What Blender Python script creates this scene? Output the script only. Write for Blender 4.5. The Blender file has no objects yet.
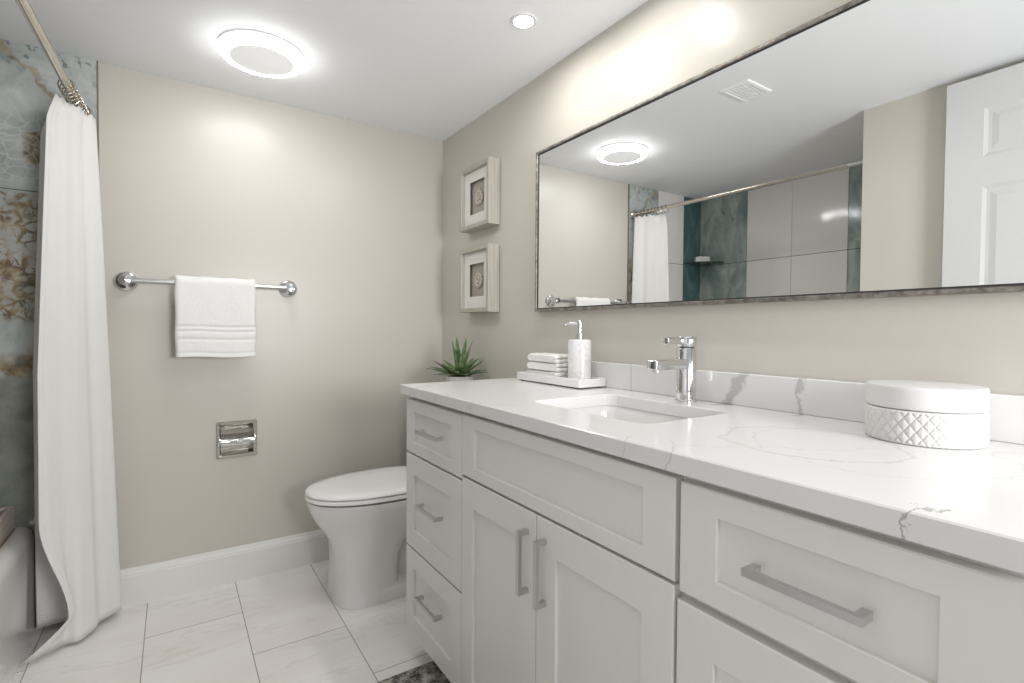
import bpy, bmesh, math, random
from mathutils import Vector, Matrix

random.seed(4)
PI = math.pi
scn = bpy.context.scene
COL = scn.collection

# ------------------------------------------------------------------ camera
def make_camera():
    f, yaw, pitch, roll = 511.3, math.radians(33.55), math.radians(-1.327), math.radians(0.39)
    F = Vector((math.sin(yaw) * math.cos(pitch), math.cos(yaw) * math.cos(pitch), math.sin(pitch)))
    R = Vector((math.cos(yaw), -math.sin(yaw), 0))
    U = R.cross(F)
    R2 = R * math.cos(roll) + U * math.sin(roll)
    U2 = -R * math.sin(roll) + U * math.cos(roll)
    m = Matrix(((R2.x, U2.x, -F.x, -1.185), (R2.y, U2.y, -F.y, -2.454), (R2.z, U2.z, -F.z, 1.081), (0, 0, 0, 1)))
    cd = bpy.data.cameras.new('camera')
    cd.sensor_fit = 'HORIZONTAL'
    cd.sensor_width = 36
    cd.lens = f / 1024 * 36
    cd.clip_start = 0.01
    co = bpy.data.objects.new('camera', cd)
    co.matrix_world = m
    COL.objects.link(co)
    scn.camera = co
make_camera()

# ------------------------------------------------------------------ world, lights, exposure
scn.view_settings.view_transform = 'Standard'
scn.view_settings.look = 'None'
scn.view_settings.gamma = 1
scn.view_settings.use_curve_mapping = False
scn.view_settings.exposure = 0.5
w = bpy.data.worlds.new('world')
scn.world = w
w.use_nodes = True
bgn = w.node_tree.nodes['Background']
bgn.inputs[0].default_value = (0.94, 0.975, 1.0, 1)
bgn.inputs[1].default_value = 0.36

def area_light(name, loc, rot, size, power, color=(1, 1, 1), shape='DISK', size_y=None, spread=PI):
    ld = bpy.data.lights.new(name, 'AREA')
    ld.shape = shape
    ld.size = size
    if size_y: ld.size_y = size_y
    ld.energy = power
    ld.color = color
    ld.spread = spread
    o = bpy.data.objects.new(name, ld)
    o.location = loc
    o.rotation_euler = rot
    COL.objects.link(o)
    return o
H = 2.063
# added soft fill light behind the camera, shining past the vanity to the far end
fill = area_light('fill_light', (-0.40, -3.45, 1.25), (0, 0, 0), 0.7, 15.3, (0.99, 0.99, 1.0), spread=math.radians(140))
fill.rotation_euler = (Vector((-1.25, 0.0, 1.15)) - fill.location).to_track_quat('-Z', 'Y').to_euler()

# ------------------------------------------------------------------ node helpers
def new_mat(name):
    m = bpy.data.materials.new(name)
    m.use_nodes = True
    nt = m.node_tree
    b = nt.nodes['Principled BSDF']
    return m, nt, b
def N(nt, t, **kw):
    n = nt.nodes.new(t)
    for k, v in kw.items():
        if isinstance(k, str) and hasattr(n, k): setattr(n, k, v)
    return n
def L(nt, a, b): nt.links.new(a, b)
def math_node(nt, op, a, b=None, c=None, clamp=False):
    n = nt.nodes.new('ShaderNodeMath'); n.operation = op; n.use_clamp = clamp
    for i, v in enumerate((a, b, c)):
        if v is None: continue
        if isinstance(v, (int, float)): n.inputs[i].default_value = v
        else: nt.links.new(v, n.inputs[i])
    return n.outputs[0]
def mix_col(nt, fac, a, b, mode='MIX'):
    n = nt.nodes.new('ShaderNodeMix'); n.data_type = 'RGBA'; n.blend_type = mode
    ins = [n.inputs[0], n.inputs[6], n.inputs[7]]
    for s, v in zip(ins, (fac, a, b)):
        if isinstance(v, (int, float)): s.default_value = v
        elif isinstance(v, tuple): s.default_value = (v + (1,))[:4]
        else: nt.links.new(v, s)
    return n.outputs[2]
def noise(nt, vec, scale, detail=4, rough=0.5, dist=0.0):
    n = nt.nodes.new('ShaderNodeTexNoise')
    n.inputs['Scale'].default_value = scale
    n.inputs['Detail'].default_value = detail
    n.inputs['Roughness'].default_value = rough
    n.inputs['Distortion'].default_value = dist
    if vec is not None: nt.links.new(vec, n.inputs['Vector'])
    return n
def ramp(nt, fac, stops):
    n = nt.nodes.new('ShaderNodeValToRGB')
    cr = n.color_ramp
    while len(cr.elements) < len(stops): cr.elements.new(0.5)
    for e, (p, c) in zip(cr.elements, stops):
        e.position = p
        e.color = (c + (1,))[:4] if isinstance(c, tuple) else (c, c, c, 1)
    nt.links.new(fac, n.inputs[0])
    return n.outputs[0]
def maprange(nt, v, a, b, c=0.0, d=1.0, smooth=True):
    n = nt.nodes.new('ShaderNodeMapRange')
    n.interpolation_type = 'SMOOTHSTEP' if smooth else 'LINEAR'
    nt.links.new(v, n.inputs[0])
    for i, x in zip((1, 2, 3, 4), (a, b, c, d)): n.inputs[i].default_value = x
    return n.outputs[0]
def position(nt): return nt.nodes.new('ShaderNodeNewGeometry').outputs['Position']
def sepxyz(nt, v):
    n = nt.nodes.new('ShaderNodeSeparateXYZ'); nt.links.new(v, n.inputs[0]); return n.outputs
def bump(nt, b, height, strength=0.2, dist=0.002):
    n = nt.nodes.new('ShaderNodeBump')
    n.inputs['Strength'].default_value = strength
    n.inputs['Distance'].default_value = dist
    nt.links.new(height, n.inputs['Height'])
    nt.links.new(n.outputs[0], b.inputs['Normal'])
def plain(name, col, rough=0.5, metal=0.0, spec=0.5, var=0.03, vscale=8, bmp=0.0, bscale=300, coat=0.0):
    m, nt, b = new_mat(name)
    tc = nt.nodes.new('ShaderNodeTexCoord')
    n = noise(nt, tc.outputs['Object'], vscale, 3)
    lo = tuple(c * (1 - var) for c in col); hi = tuple(min(1, c * (1 + var)) for c in col)
    L(nt, mix_col(nt, n.outputs[0], lo, hi), b.inputs['Base Color'])
    b.inputs['Roughness'].default_value = rough
    b.inputs['Metallic'].default_value = metal
    b.inputs['Specular IOR Level'].default_value = spec
    b.inputs['Coat Weight'].default_value = coat
    if bmp:
        k = noise(nt, tc.outputs['Object'], bscale, 2)
        bump(nt, b, k.outputs[0], bmp, 0.002)
    return m
def emit(name, col, strength):
    m, nt, b = new_mat(name)
    b.inputs['Base Color'].default_value = (0.9, 0.9, 0.9, 1)
    b.inputs['Emission Color'].default_value = col + (1,)
    b.inputs['Emission Strength'].default_value = strength
    return m

# ------------------------------------------------------------------ materials
M = {}
M['wall'] = plain('wall_paint', (0.60, 0.570, 0.513), 0.29, 0, 0.30, 0.012, 3, 0.05, 180)
M['ceiling'] = plain('ceiling_paint', (0.93, 0.94, 0.955), 0.7, 0, 0.3, 0.01, 3)
M['trim'] = plain('white_trim_paint', (0.80, 0.785, 0.76), 0.35, 0, 0.5, 0.01)
M['cabinet'] = plain('cabinet_paint', (0.775, 0.765, 0.735), 0.38, 0, 0.5, 0.01)
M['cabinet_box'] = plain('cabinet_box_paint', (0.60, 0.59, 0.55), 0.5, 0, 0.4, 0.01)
M['ceramic'] = plain('white_ceramic', (0.80, 0.79, 0.775), 0.08, 0, 0.5, 0.005, 4, coat=0.3)
M['seat'] = plain('seat_plastic', (0.90, 0.895, 0.885), 0.16, 0, 0.5, 0.005)
M['chrome'] = plain('polished_chrome', (0.74, 0.74, 0.745), 0.09, 1, 0.5, 0.01)
M['nickel'] = plain('warm_nickel', (0.56, 0.52, 0.455), 0.22, 1, 0.5, 0.03)
M['brushed'] = plain('brushed_nickel', (0.60, 0.60, 0.60), 0.32, 1, 0.5, 0.03, 60)
M['dark'] = plain('dark_gap', (0.03, 0.03, 0.028), 0.7)
M['white_plastic'] = plain('white_plastic', (0.82, 0.82, 0.82), 0.4)
M['mat_board'] = plain('mat_board', (0.80, 0.77, 0.73), 0.85, bmp=0.05)
M['ring_glow'] = emit('ring_light_glow', (0.985, 0.99, 1.0), 37)
M['side_glow'] = emit('ring_light_side_glow', (0.985, 0.99, 1.0), 4.5)
M['lens_glow'] = emit('downlight_lens_glow', (1.0, 0.98, 0.95), 185)
M['disc_grey'] = emit('light_centre_diffuser', (0.985, 0.99, 1.0), 0.22)
M['soil'] = plain('potting_soil', (0.03, 0.025, 0.02), 0.9, bmp=0.5, bscale=200)
M['pot'] = plain('pot_ceramic', (0.70, 0.68, 0.64), 0.35, 0, 0.5, 0.06, 30)
M['edge_trim'] = plain('metal_tile_edge', (0.30, 0.28, 0.24), 0.35, 0.8)
M['door'] = plain('door_paint', (0.66, 0.66, 0.66), 0.35, 0, 0.5, 0.01)

def mat_mirror():
    m, nt, b = new_mat('mirror_glass')
    b.inputs['Base Color'].default_value = (0.90, 0.91, 0.905, 1)
    b.inputs['Metallic'].default_value = 1
    b.inputs['Roughness'].default_value = 0.0
    return m
M['mirror'] = mat_mirror()

def mat_mirror_frame():
    m, nt, b = new_mat('mottled_silver_frame')
    p = position(nt)
    n = noise(nt, p, 55, 4, 0.6)
    L(nt, ramp(nt, n.outputs[0], [(0.3, (0.15, 0.135, 0.115)), (0.5, (0.30, 0.28, 0.25)), (0.72, (0.44, 0.42, 0.39))]), b.inputs['Base Color'])
    b.inputs['Metallic'].default_value = 0.8
    b.inputs['Roughness'].default_value = 0.35
    return m
M['mirror_frame'] = mat_mirror_frame()

def mat_wood(name, c1, c2, scale=1.0, rough=0.55, along='y'):
    m, nt, b = new_mat(name)
    tc = nt.nodes.new('ShaderNodeTexCoord')
    mp = nt.nodes.new('ShaderNodeMapping')
    L(nt, tc.outputs['Object'], mp.inputs[0])
    s = {'x': (4, 90, 90), 'y': (90, 4, 90), 'z': (90, 90, 4)}[along]
    mp.inputs['Scale'].default_value = tuple(q * scale for q in s)
    n = noise(nt, mp.outputs[0], 1.0, 5, 0.6, 0.4)
    L(nt, mix_col(nt, maprange(nt, n.outputs[0], 0.3, 0.7), c1, c2), b.inputs['Base Color'])
    b.inputs['Roughness'].default_value = rough
    bump(nt, b, n.outputs[0], 0.15, 0.001)
    return m
M['frame_wood'] = mat_wood('silvered_frame_wood', (0.40, 0.37, 0.315), (0.52, 0.49, 0.435), 1.0, 0.4, 'z')
M['tray_wood'] = mat_wood('weathered_tray_wood', (0.40, 0.34, 0.29), (0.56, 0.50, 0.45), 0.6, 0.6, 'y')
M['tray_wood_in'] = mat_wood('tray_inner_wood', (0.20, 0.13, 0.09), (0.30, 0.20, 0.15), 0.6, 0.6, 'x')

def mat_fabric(name, col, scale=420, strength=0.5, waffle=False):
    m, nt, b = new_mat(name)
    tc = nt.nodes.new('ShaderNodeTexCoord')
    v = tc.outputs['UV'] if waffle else tc.outputs['Object']
    n2 = noise(nt, tc.outputs['Object'], 14, 3)
    L(nt, mix_col(nt, n2.outputs[0], tuple(c * 0.97 for c in col), col), b.inputs['Base Color'])
    b.inputs['Roughness'].default_value = 0.95
    b.inputs['Specular IOR Level'].default_value = 0.15
    b.inputs['Sheen Weight'].default_value = 0.25
    if waffle:
        x, y, z = sepxyz(nt, v)
        a = math_node(nt, 'SINE', math_node(nt, 'MULTIPLY', x, 2 * PI * 130))
        c = math_node(nt, 'SINE', math_node(nt, 'MULTIPLY', y, 2 * PI * 130))
        h = math_node(nt, 'MULTIPLY', a, c)
        n3 = noise(nt, v, 130, 2)
        h = math_node(nt, 'ADD', h, math_node(nt, 'MULTIPLY', n3.outputs[0], 2.0))
        bump(nt, b, h, strength, 0.0012)
    else:
        n = noise(nt, v, scale, 2, 0.7)
        bump(nt, b, n.outputs[0], strength, 0.003)
    return m
M['terry'] = mat_fabric('white_terry', (0.90, 0.89, 0.87), 210, 0.8)
M['curtain'] = mat_fabric('white_waffle_fabric', (0.86, 0.85, 0.825), waffle=True, strength=0.5)

def mat_quartz():
    m, nt, b = new_mat('white_quartz')
    p = position(nt)
    x, y, z = sepxyz(nt, p)
    nz = noise(nt, p, 9, 5, 0.6)
    nf = noise(nt, p, 40, 4, 0.6)
    wob = math_node(nt, 'ADD', math_node(nt, 'MULTIPLY', math_node(nt, 'SUBTRACT', nz.outputs[0], 0.5), 0.12),
                    math_node(nt, 'MULTIPLY', math_node(nt, 'SUBTRACT', nf.outputs[0], 0.5), 0.03))
    total = None
    def add(v):
        nonlocal total
        total = v if total is None else math_node(nt, 'MAXIMUM', total, v)
    # each vein: a wobbling surface through the slab, (nx, ny, nz, offset, width, strength, x limits)
    veins = [(0.0, 1.0, 0.55, -1.70 + 0.94 * 0.55, 0.017, 0.55, (-0.06, 0.02)),
             (0.0, 1.0, -0.10, -1.865 - 0.94 * 0.10, 0.009, 0.5, (-0.05, 0.02)),
             (0.30, 1.0, 0.25, -2.245 - 0.55 * 0.30 + 0.88 * 0.25, 0.0030, 0.8, (-0.57, -0.52)),
             (-0.9, 1.0, 0.5, -1.93 + 0.5 + 0.44, 0.0035, 0.40, (-0.57, -0.50)),
             (-0.5, 1.0, 0.3, -1.84 + 0.27 + 0.27, 0.0028, 0.40, (-0.57, -0.53)),
             (0.8, 1.0, 0.0, -2.32, 0.004, 0.22, (-0.5, -0.1)),
             (1.0, 0.55, 0.0, -1.28, 0.005, 0.16, (-0.56, -0.1)),
             (0.2, 1.0, 0.0, -1.04, 0.005, 0.12, (-0.56, -0.05))]
    for nx_, ny_, nz_, c, wd, s, (xa, xb) in veins:
        d = math_node(nt, 'ADD', math_node(nt, 'ADD', math_node(nt, 'MULTIPLY', x, nx_), math_node(nt, 'MULTIPLY', y, ny_)), math_node(nt, 'MULTIPLY', z, nz_))
        d = math_node(nt, 'ABSOLUTE', math_node(nt, 'ADD', math_node(nt, 'SUBTRACT', d, c), wob))
        v = maprange(nt, d, wd, wd * 0.25, 0, s)
        lim = math_node(nt, 'MULTIPLY', maprange(nt, x, xa - 0.02, xa), maprange(nt, x, xb + 0.02, xb))
        add(math_node(nt, 'MULTIPLY', v, lim))
    # arc-shaped veins on the top
    for cx, cy, r, wd, s in ((-0.30, -2.02, 0.13, 0.006, 0.26), (-0.27, -2.10, 0.17, 0.003, 0.2), (-0.30, -0.95, 0.3, 0.006, 0.12)):
        dx = math_node(nt, 'SUBTRACT', x, cx); dy = math_node(nt, 'SUBTRACT', y, cy)
        r2 = math_node(nt, 'SQRT', math_node(nt, 'ADD', math_node(nt, 'MULTIPLY', dx, dx), math_node(nt, 'MULTIPLY', dy, dy)))
        d = math_node(nt, 'ABSOLUTE', math_node(nt, 'ADD', math_node(nt, 'SUBTRACT', r2, r), math_node(nt, 'MULTIPLY', wob, 0.7)))
        add(maprange(nt, d, wd, wd * 0.2, 0, s))
    big = noise(nt, p, 5, 3)
    base = mix_col(nt, big.outputs[0], (0.76, 0.755, 0.745), (0.81, 0.805, 0.80))
    L(nt, mix_col(nt, total, base, (0.36, 0.345, 0.32)), b.inputs['Base Color'])
    b.inputs['Roughness'].default_value = 0.16
    return m
M['quartz'] = mat_quartz()

def mat_floor():
    m, nt, b = new_mat('marble_look_floor_tile')
    p = position(nt)
    x, y, z = sepxyz(nt, p)
    TW, TL = 0.3035, 0.609
    u = math_node(nt, 'DIVIDE', math_node(nt, 'ADD', x, 1.2755), TW)
    col = math_node(nt, 'FLOOR', u)
    odd = math_node(nt, 'ABSOLUTE', math_node(nt, 'MODULO', col, 2.0))
    v = math_node(nt, 'DIVIDE', math_node(nt, 'ADD', math_node(nt, 'ADD', y, 0.293), math_node(nt, 'MULTIPLY', odd, TL * 0.497)), TL)
    row = math_node(nt, 'FLOOR', v)
    fu = math_node(nt, 'ABSOLUTE', math_node(nt, 'SUBTRACT', math_node(nt, 'FRACT', u), 0.5))
    fv = math_node(nt, 'ABSOLUTE', math_node(nt, 'SUBTRACT', math_node(nt, 'FRACT', v), 0.5))
    gu = maprange(nt, fu, 0.5 - 0.0019 / TW, 0.5 - 0.0011 / TW)
    gv = maprange(nt, fv, 0.5 - 0.0019 / TL, 0.5 - 0.0011 / TL)
    g = math_node(nt, 'MAXIMUM', gu, gv)
    comb = nt.nodes.new('ShaderNodeCombineXYZ')
    L(nt, math_node(nt, 'ADD', x, math_node(nt, 'MULTIPLY', col, 3.7)), comb.inputs[0])
    L(nt, math_node(nt, 'ADD', y, math_node(nt, 'MULTIPLY', row, 5.3)), comb.inputs[1])
    mp = nt.nodes.new('ShaderNodeMapping')
    L(nt, comb.outputs[0], mp.inputs[0])
    mp.inputs['Rotation'].default_value = (0, 0, math.radians(-52))
    mp.inputs['Scale'].default_value = (1.2, 6, 1)
    n = noise(nt, mp.outputs[0], 1.6, 5, 0.55, 0.5)
    vein = maprange(nt, math_node(nt, 'ABSOLUTE', math_node(nt, 'SUBTRACT', n.outputs[0], 0.56)), 0.022, 0.0)
    n2 = noise(nt, mp.outputs[0], 0.8, 3)
    base = mix_col(nt, maprange(nt, n2.outputs[0], 0.35, 0.65), (0.83, 0.80, 0.76), (0.88, 0.86, 0.83))
    c = mix_col(nt, math_node(nt, 'MULTIPLY', vein, 0.20), base, (0.50, 0.46, 0.41))
    L(nt, mix_col(nt, g, c, (0.36, 0.34, 0.30)), b.inputs['Base Color'])
    b.inputs['Roughness'].default_value = 0.22
    bump(nt, b, math_node(nt, 'SUBTRACT', 1.0, g), 0.5, 0.001)
    return m
M['floor'] = mat_floor()

def mat_gold_marble():
    m, nt, b = new_mat('blue_grey_marble_with_gold_veins')
    p = position(nt)
    x, y, z = sepxyz(nt, p)
    nz = noise(nt, p, 7, 6, 0.62, 0.6)
    base = ramp(nt, nz.outputs[0], [(0.28, (0.28, 0.32, 0.315)), (0.45, (0.46, 0.495, 0.48)), (0.60, (0.56, 0.585, 0.565)), (0.75, (0.72, 0.73, 0.70))])
    # darker green-grey stone in the lowest tile
    low = maprange(nt, math_node(nt, 'ADD', z, math_node(nt, 'MULTIPLY', nz.outputs[0], 0.06)), 0.97, 0.90)
    base = mix_col(nt, low, base, mix_col(nt, maprange(nt, nz.outputs[0], 0.3, 0.7), (0.19, 0.205, 0.178), (0.31, 0.325, 0.288)))
    # pebbly cells outlined in gold and brown, in the middle tile
    warp = nt.nodes.new('ShaderNodeVectorMath'); warp.operation = 'ADD'
    sc = nt.nodes.new('ShaderNodeVectorMath'); sc.operation = 'SCALE'; sc.inputs['Scale'].default_value = 0.16
    nv = noise(nt, p, 7, 4)
    L(nt, nv.outputs['Color'], sc.inputs[0]); L(nt, p, warp.inputs[0]); L(nt, sc.outputs[0], warp.inputs[1])
    vo = nt.nodes.new('ShaderNodeTexVoronoi'); vo.feature = 'DISTANCE_TO_EDGE'
    vo.inputs['Scale'].default_value = 16
    L(nt, warp.outputs[0], vo.inputs['Vector'])
    edge = maprange(nt, vo.outputs['Distance'], 0.15, 0.01)
    rg = noise(nt, p, 11, 6, 0.62, 1.4)
    edge = math_node(nt, 'MAXIMUM', edge, maprange(nt, math_node(nt, 'ABSOLUTE', math_node(nt, 'SUBTRACT', rg.outputs[0], 0.52)), 0.035, 0.004))
    thin = noise(nt, p, 16, 3)
    edge = math_node(nt, 'MULTIPLY', edge, maprange(nt, thin.outputs[0], 0.28, 0.46))
    midz = math_node(nt, 'MULTIPLY', maprange(nt, z, 1.08, 1.12), maprange(nt, z, 1.552, 1.54))
    pale = math_node(nt, 'MULTIPLY', midz, 0.55)
    base = mix_col(nt, pale, base, mix_col(nt, nz.outputs[0], (0.32, 0.325, 0.295), (0.66, 0.65, 0.59)))
    gold = ramp(nt, noise(nt, p, 30, 4).outputs[0], [(0.33, (0.11, 0.07, 0.035)), (0.52, (0.29, 0.205, 0.105)), (0.70, (0.50, 0.43, 0.30))])
    c = mix_col(nt, math_node(nt, 'MULTIPLY', edge, math_node(nt, 'MULTIPLY', midz, 0.9)), base, gold)
    # amber band
    wob = math_node(nt, 'MULTIPLY', math_node(nt, 'SUBTRACT', noise(nt, p, 11, 4, 0.6).outputs[0], 0.5), 0.16)
    zb = math_node(nt, 'ADD', z, wob)
    amber = math_node(nt, 'MULTIPLY', maprange(nt, zb, 0.905, 0.925), maprange(nt, zb, 1.01, 0.93))
    c = mix_col(nt, math_node(nt, 'MULTIPLY', amber, 0.95), c, gold)
    # one gold squiggle wandering down through the top tile
    path = math_node(nt, 'ADD', math_node(nt, 'ADD', x, math_node(nt, 'MULTIPLY', z, 0.82)), math_node(nt, 'MULTIPLY', wob, 1.5))
    dd = math_node(nt, 'ABSOLUTE', math_node(nt, 'SUBTRACT', path, 0.022))
    top = math_node(nt, 'MULTIPLY', maprange(nt, dd, 0.026, 0.004), maprange(nt, z, 1.86, 1.90))
    c = mix_col(nt, math_node(nt, 'MULTIPLY', top, 0.75), c, ramp(nt, thin.outputs[0], [(0.3, (0.16, 0.11, 0.05)), (0.6, (0.42, 0.35, 0.22))]))
    # a rust spot and pale crackle in the top tile
    dx = math_node(nt, 'SUBTRACT', x, -1.583); dz = math_node(nt, 'SUBTRACT', z, 1.70)
    r2 = math_node(nt, 'SQRT', math_node(nt, 'ADD', math_node(nt, 'MULTIPLY', dx, dx), math_node(nt, 'MULTIPLY', math_node(nt, 'MULTIPLY', dz, dz), 0.35)))
    c = mix_col(nt, math_node(nt, 'MULTIPLY', maprange(nt, math_node(nt, 'ADD', r2, math_node(nt, 'MULTIPLY', wob, 0.5)), 0.042, 0.02), 0.85), c, gold)
    vo2 = nt.nodes.new('ShaderNodeTexVoronoi'); vo2.feature = 'DISTANCE_TO_EDGE'; vo2.inputs['Scale'].default_value = 24
    L(nt, warp.outputs[0], vo2.inputs['Vector'])
    crk = math_node(nt, 'MULTIPLY', maprange(nt, vo2.outputs['Distance'], 0.10, 0.01), math_node(nt, 'MULTIPLY', maprange(nt, z, 1.56, 1.60), maprange(nt, z, 1.86, 1.78)))
    c = mix_col(nt, math_node(nt, 'MULTIPLY', crk, 0.35), c, (0.82, 0.83, 0.80))
    spk = math_node(nt, 'MULTIPLY', maprange(nt, noise(nt, p, 38, 3).outputs[0], 0.56, 0.66), maprange(nt, z, 1.9, 2.05))
    c = mix_col(nt, math_node(nt, 'MULTIPLY', spk, 0.7), c, (0.10, 0.12, 0.125))
    seam = maprange(nt, math_node(nt, 'ABSOLUTE', math_node(nt, 'SUBTRACT', z, 1.556)), 0.0022, 0.0012)
    c = mix_col(nt, seam, c, (0.16, 0.16, 0.15))
    L(nt, c, b.inputs['Base Color'])
    b.inputs['Roughness'].default_value = 0.13
    return m
M['gold_marble'] = mat_gold_marble()

def mat_teal_marble(name, lo, mid, hi):
    m, nt, b = new_mat(name)
    p = position(nt)
    x, y, z = sepxyz(nt, p)
    mp = nt.nodes.new('ShaderNodeMapping'); L(nt, p, mp.inputs[0]); mp.inputs['Scale'].default_value = (1, 1, 0.55)
    nz = noise(nt, mp.outputs[0], 6, 6, 0.6, 0.9)
    c = ramp(nt, nz.outputs[0], [(0.30, lo), (0.5, mid), (0.72, hi)])
    n2 = noise(nt, mp.outputs[0], 4.5, 4, 0.6)
    dk = maprange(nt, n2.outputs[0], 0.64, 0.70)
    c = mix_col(nt, math_node(nt, 'MULTIPLY', dk, 0.8), c, (0.035, 0.028, 0.02))
    seam = maprange(nt, math_node(nt, 'ABSOLUTE', math_node(nt, 'SUBTRACT', z, 1.566)), 0.0022, 0.0012)
    c = mix_col(nt, seam, c, (0.06, 0.07, 0.07))
    L(nt, c, b.inputs['Base Color'])
    b.inputs['Roughness'].default_value = 0.12
    return m
M['teal_marble'] = mat_teal_marble('dark_teal_marble', (0.04, 0.095, 0.10), (0.075, 0.15, 0.16), (0.16, 0.24, 0.24))
M['green_marble'] = mat_teal_marble('grey_green_marble', (0.13, 0.20, 0.195), (0.32, 0.38, 0.36), (0.58, 0.60, 0.56))

def mat_plain_tile():
    m, nt, b = new_mat('plain_grey_tile')
    p = position(nt)
    x, y, z = sepxyz(nt, p)
    n = noise(nt, p, 3, 2)
    c = mix_col(nt, n.outputs[0], (0.83, 0.805, 0.78), (0.86, 0.84, 0.815))
    s1 = maprange(nt, math_node(nt, 'ABSOLUTE', math_node(nt, 'SUBTRACT', z, 1.566)), 0.0024, 0.0014)
    L(nt, mix_col(nt, s1, c, (0.18, 0.175, 0.17)), b.inputs['Base Color'])
    b.inputs['Roughness'].default_value = 0.09
    return m
M['plain_tile'] = mat_plain_tile()

def mat_marble_white():
    m, nt, b = new_mat('white_marble')
    tc = nt.nodes.new('ShaderNodeTexCoord')
    n = noise(nt, tc.outputs['Object'], 16, 5, 0.6, 1.2)
    v = maprange(nt, math_node(nt, 'ABSOLUTE', math_node(nt, 'SUBTRACT', n.outputs[0], 0.52)), 0.03, 0.0)
    L(nt, mix_col(nt, math_node(nt, 'MULTIPLY', v, 0.45), (0.84, 0.83, 0.82), (0.55, 0.53, 0.51)), b.inputs['Base Color'])
    b.inputs['Roughness'].default_value = 0.2
    return m
M['white_marble'] = mat_marble_white()

def mat_leaf():
    m, nt, b = new_mat('green_leaf')
    tc = nt.nodes.new('ShaderNodeTexCoord')
    n = noise(nt, tc.outputs['Object'], 26, 4)
    L(nt, ramp(nt, n.outputs[0], [(0.3, (0.035, 0.08, 0.035)), (0.48, (0.11, 0.20, 0.075)), (0.68, (0.27, 0.34, 0.19))]), b.inputs['Base Color'])
    b.inputs['Roughness'].default_value = 0.42
    return m
M['leaf'] = mat_leaf()

def mat_rug():
    m, nt, b = new_mat('mottled_rug')
    p = position(nt)
    n = noise(nt, p, 55, 4, 0.7)
    n2 = noise(nt, p, 14, 3, 0.6)
    s = math_node(nt, 'ADD', math_node(nt, 'MULTIPLY', n.outputs[0], 0.7), math_node(nt, 'MULTIPLY', n2.outputs[0], 0.3))
    L(nt, ramp(nt, s, [(0.40, (0.05, 0.047, 0.045)), (0.49, (0.25, 0.23, 0.21)), (0.58, (0.52, 0.49, 0.45))]), b.inputs['Base Color'])
    b.inputs['Roughness'].default_value = 1.0
    bump(nt, b, noise(nt, p, 500, 2).outputs[0], 0.8, 0.004)
    return m
M['rug'] = mat_rug()

def mat_glass():
    m, nt, b = new_mat('tinted_shelf_glass')
    b.inputs['Base Color'].default_value = (0.25, 0.42, 0.38, 1)
    b.inputs['Transmission Weight'].default_value = 0.85
    b.inputs['Roughness'].default_value = 0.02
    b.inputs['IOR'].default_value = 1.5
    return m
M['glass'] = mat_glass()

def mat_art():
    m, nt, b = new_mat('linen_art_backing')
    tc = nt.nodes.new('ShaderNodeTexCoord')
    n = noise(nt, tc.outputs['Object'], 90, 3)
    L(nt, mix_col(nt, n.outputs[0], (0.40, 0.355, 0.30), (0.50, 0.455, 0.395)), b.inputs['Base Color'])
    b.inputs['Roughness'].default_value = 0.8
    return m
M['art'] = mat_art()
M['plaster'] = plain('plaster_emblem', (0.56, 0.50, 0.42), 0.7, bmp=0.3, bscale=160)

# ------------------------------------------------------------------ mesh helpers
def obj(name, bm, mat, parent=None, smooth=True, loc=None, rot=None, angle=40):
    me = bpy.data.meshes.new(name)
    bmesh.ops.recalc_face_normals(bm, faces=bm.faces[:])
    bm.to_mesh(me); bm.free()
    for mm in (mat if isinstance(mat, (list, tuple)) else [mat]): me.materials.append(mm)
    if smooth:
        for p in me.polygons: p.use_smooth = True
        try: me.set_sharp_from_angle(angle=math.radians(angle))
        except Exception: pass
    o = bpy.data.objects.new(name, me)
    COL.objects.link(o)
    if parent: o.parent = parent
    if loc: o.location = loc
    if rot: o.rotation_euler = rot
    return o
def thing(name, label, cat, loc=(0, 0, 0), rot=(0, 0, 0), group=None):
    o = bpy.data.objects.new(name, None)
    o.empty_display_size = 0.05
    COL.objects.link(o)
    o.location = loc; o.rotation_euler = rot
    tag(o, label, cat, group)
    return o
def tag(o, label, cat, group=None):
    o['label'] = label; o['category'] = cat
    if group: o['group'] = group
    return o
def struct(name, bm, mat, smooth=False, label=None):
    o = obj(name, bm, mat, None, smooth)
    o['kind'] = 'structure'
    if label: o['label'] = label
    return o
def copy_tree(o, parent=None):
    c = o.copy(); COL.objects.link(c)
    if parent: c.parent = parent
    for ch in list(o.children): copy_tree(ch, c)
    return c
def box(bm, x0, x1, y0, y1, z0, z1, bev=0.0, seg=2, mi=0):
    vs = [bm.verts.new((x, y, z)) for z in (z0, z1) for y in (y0, y1) for x in (x0, x1)]
    fs = [(0, 2, 3, 1), (4, 5, 7, 6), (0, 1, 5, 4), (2, 6, 7, 3), (0, 4, 6, 2), (1, 3, 7, 5)]
    faces = [bm.faces.new([vs[i] for i in f]) for f in fs]
    for f in faces: f.material_index = mi
    if bev:
        es = list({e for f in faces for e in f.edges})
        bmesh.ops.bevel(bm, geom=es, offset=bev, segments=seg, affect='EDGES', profile=0.5, clamp_overlap=True)
    return faces
def B(*a, **k):
    bm = bmesh.new(); box(bm, *a, **k); return bm
def loft(bm, rings, cap0=True, cap1=True, closed=True):
    rv = [[bm.verts.new(p) for p in r] for r in rings]
    n = len(rv[0])
    for a, b in zip(rv, rv[1:]):
        for i in range(n if closed else n - 1):
            j = (i + 1) % n
            bm.faces.new((a[i], a[j], b[j], b[i]))
    if cap0 and closed: bm.faces.new(rv[0][::-1])
    if cap1 and closed: bm.faces.new(rv[-1])
    return rv
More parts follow.
